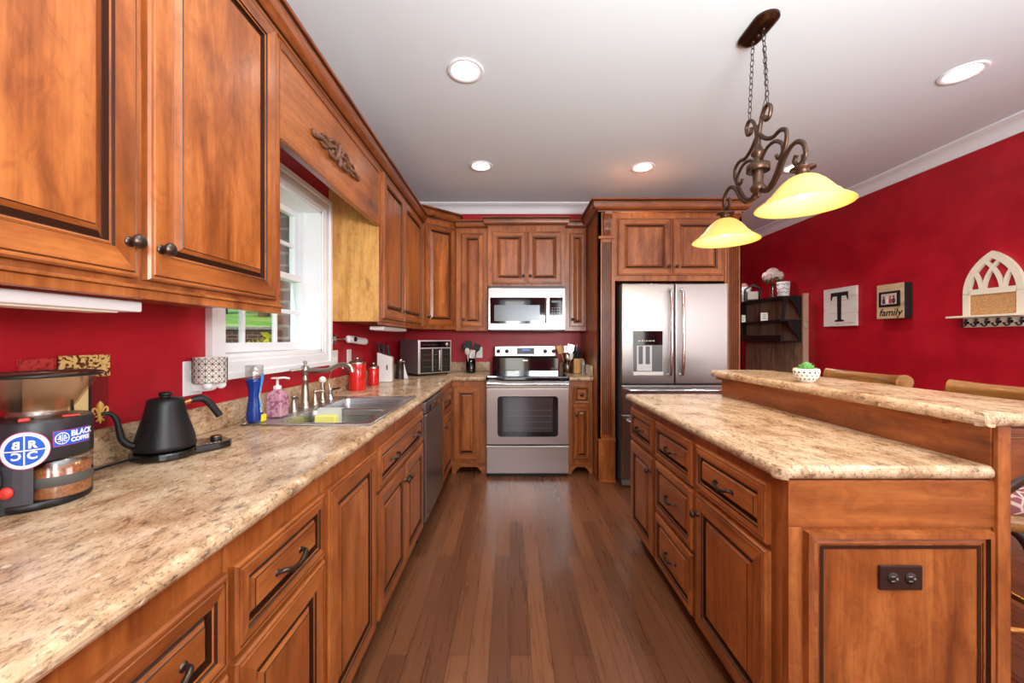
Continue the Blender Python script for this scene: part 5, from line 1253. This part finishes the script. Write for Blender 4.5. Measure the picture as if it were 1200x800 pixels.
# ------------------------------------------------------------------ bar stools
M_leather = wood('rubbed_gold_wood', 'y', srgb(112, 72, 34), srgb(148, 100, 50), srgb(174, 126, 68), .3, .4, 3, .4)
M_dwood = mat('dark_carved_wood', srgb(66, 44, 34), .35, .1)
M_fab = mat('pink_lattice_fabric', srgb(150, 92, 92), .9); t = NT(M_fab)
vo = t.n('ShaderNodeTexVoronoi', feature='DISTANCE_TO_EDGE'); t.l(t.coords(), vo.inputs['Vector']); vo.inputs['Scale'].default_value = 17
t.l(t.ramp(vo.outputs['Distance'], [(.035, srgb(214, 190, 176)), (.06, srgb(146, 86, 90))]), t.b.inputs['Base Color'])
def stool(x, y, lab, group):
    s_ = thing('bar_stool', lab, 'stool', (x, y, 0), 0, group)
    # seat faces -x (towards the bar)
    MB().lathe([(.20, .595), (.235, .60), (.245, .62), (.24, .650), (.22, .662)], (0, 0, 0), 40).build('seat_frame', M_leather, s_)
    MB().lathe([(.235, .660), (.243, .68), (.232, .712), (.18, .732), (.09, .740), (.001, .742)], (0, 0, 0), 40, cap=False).build('seat_cushion', M_fab, s_)
    # rolled back rail
    bk = MB(); n = 15; pr = []
    for j in range(n+1):
        a = -1.5*PI*j/n+PI*.5; pr.append((.042*math.cos(a), .042*math.sin(a)))
    path = [(.245-.05*abs(q)**2, q*.25) for q in [(-1+2*i/12) for i in range(13)]]
    R_ = [.030+.012*abs(-1+2*i/12)**3 for i in range(13)]
    for i in range(12):
        pass
    bk.tube([(px_+.015, py_, 1.045) for px_, py_ in path], [.9*r for r in R_], 16)
    vs = []; 
    for (px_, py_) in path: vs += [(px_-.012, py_*.96, .80), (px_+.012, py_*.96, .80), (px_-.012, py_, 1.05), (px_+.020, py_, 1.05)]
    f = []
    for i in range(12):
        b_ = 4*i; f += [(b_, b_+4, b_+6, b_+2), (b_+1, b_+3, b_+7, b_+5), (b_, b_+1, b_+5, b_+4)]
    f += [(0, 2, 3, 1), (48, 49, 51, 50)]
    bk.add(vs, f, 0, True); bk.build('backrest', M_leather, s_)
    for q in (-1, 1):
        MB().tube(sm_path([(.225, q*.20, .66), (.245, q*.205, .75), (.245, q*.215, .86)], 5), .018, 10).build('back_post', M_dwood, s_)
        MB().tube(sm_path([(-.19, q*.14, .63), (-.225, q*.22, .69), (-.205, q*.262, .75), (-.125, q*.275, .815), (0, q*.28, .845), (.10, q*.255, .83), (.24, q*.215, .84)], 6), .017, 10, flat=1.3).build('arm', M_dwood, s_)
    MB().lathe([(.05, .60), (.055, .59), (.045, .55), (.055, .53)], (0, 0, 0), 20).build('swivel', M_dwood, s_)
    for k in range(4):
        a = PI/4+k*PI/2; c_, sn = math.cos(a), math.sin(a)
        P = sm_path([(c_*.04, sn*.04, .56), (c_*.13, sn*.13, .53), (c_*.17, sn*.17, .42), (c_*.175, sn*.175, .28), (c_*.20, sn*.20, .12), (c_*.25, sn*.25, .012)], 6)
        MB().tube(P, [.022-.008*i/len(P) for i in range(len(P))], 10).build('leg', M_dwood, s_)
    ring = [(.19*math.cos(2*PI*k/40), .19*math.sin(2*PI*k/40), .235) for k in range(40)]
    MB().tube(ring, .014, 10, closed=True).build('foot_ring', mat('brass', srgb(176, 128, 66), .3, .9), s_)
    return s_
st1 = stool(1.84, 1.58, 'gold-brown bar stool nearest the camera with pink patterned seat behind the bar', 'bar stools behind the island')
st2 = stool(1.84, 2.29, 'gold-brown bar stool farther back, its rolled back rising past the succulent', 'bar stools behind the island')

# things standing on the counters: a hair of clearance above the worktop
for o in list(COL.objects):
    if o.parent is None and abs(o.location.z-.915) < 1e-4 and o.name != 'kitchen_sink': o.location.z = .9162
bpy.data.objects['utensil_crock'].location.z += .0012
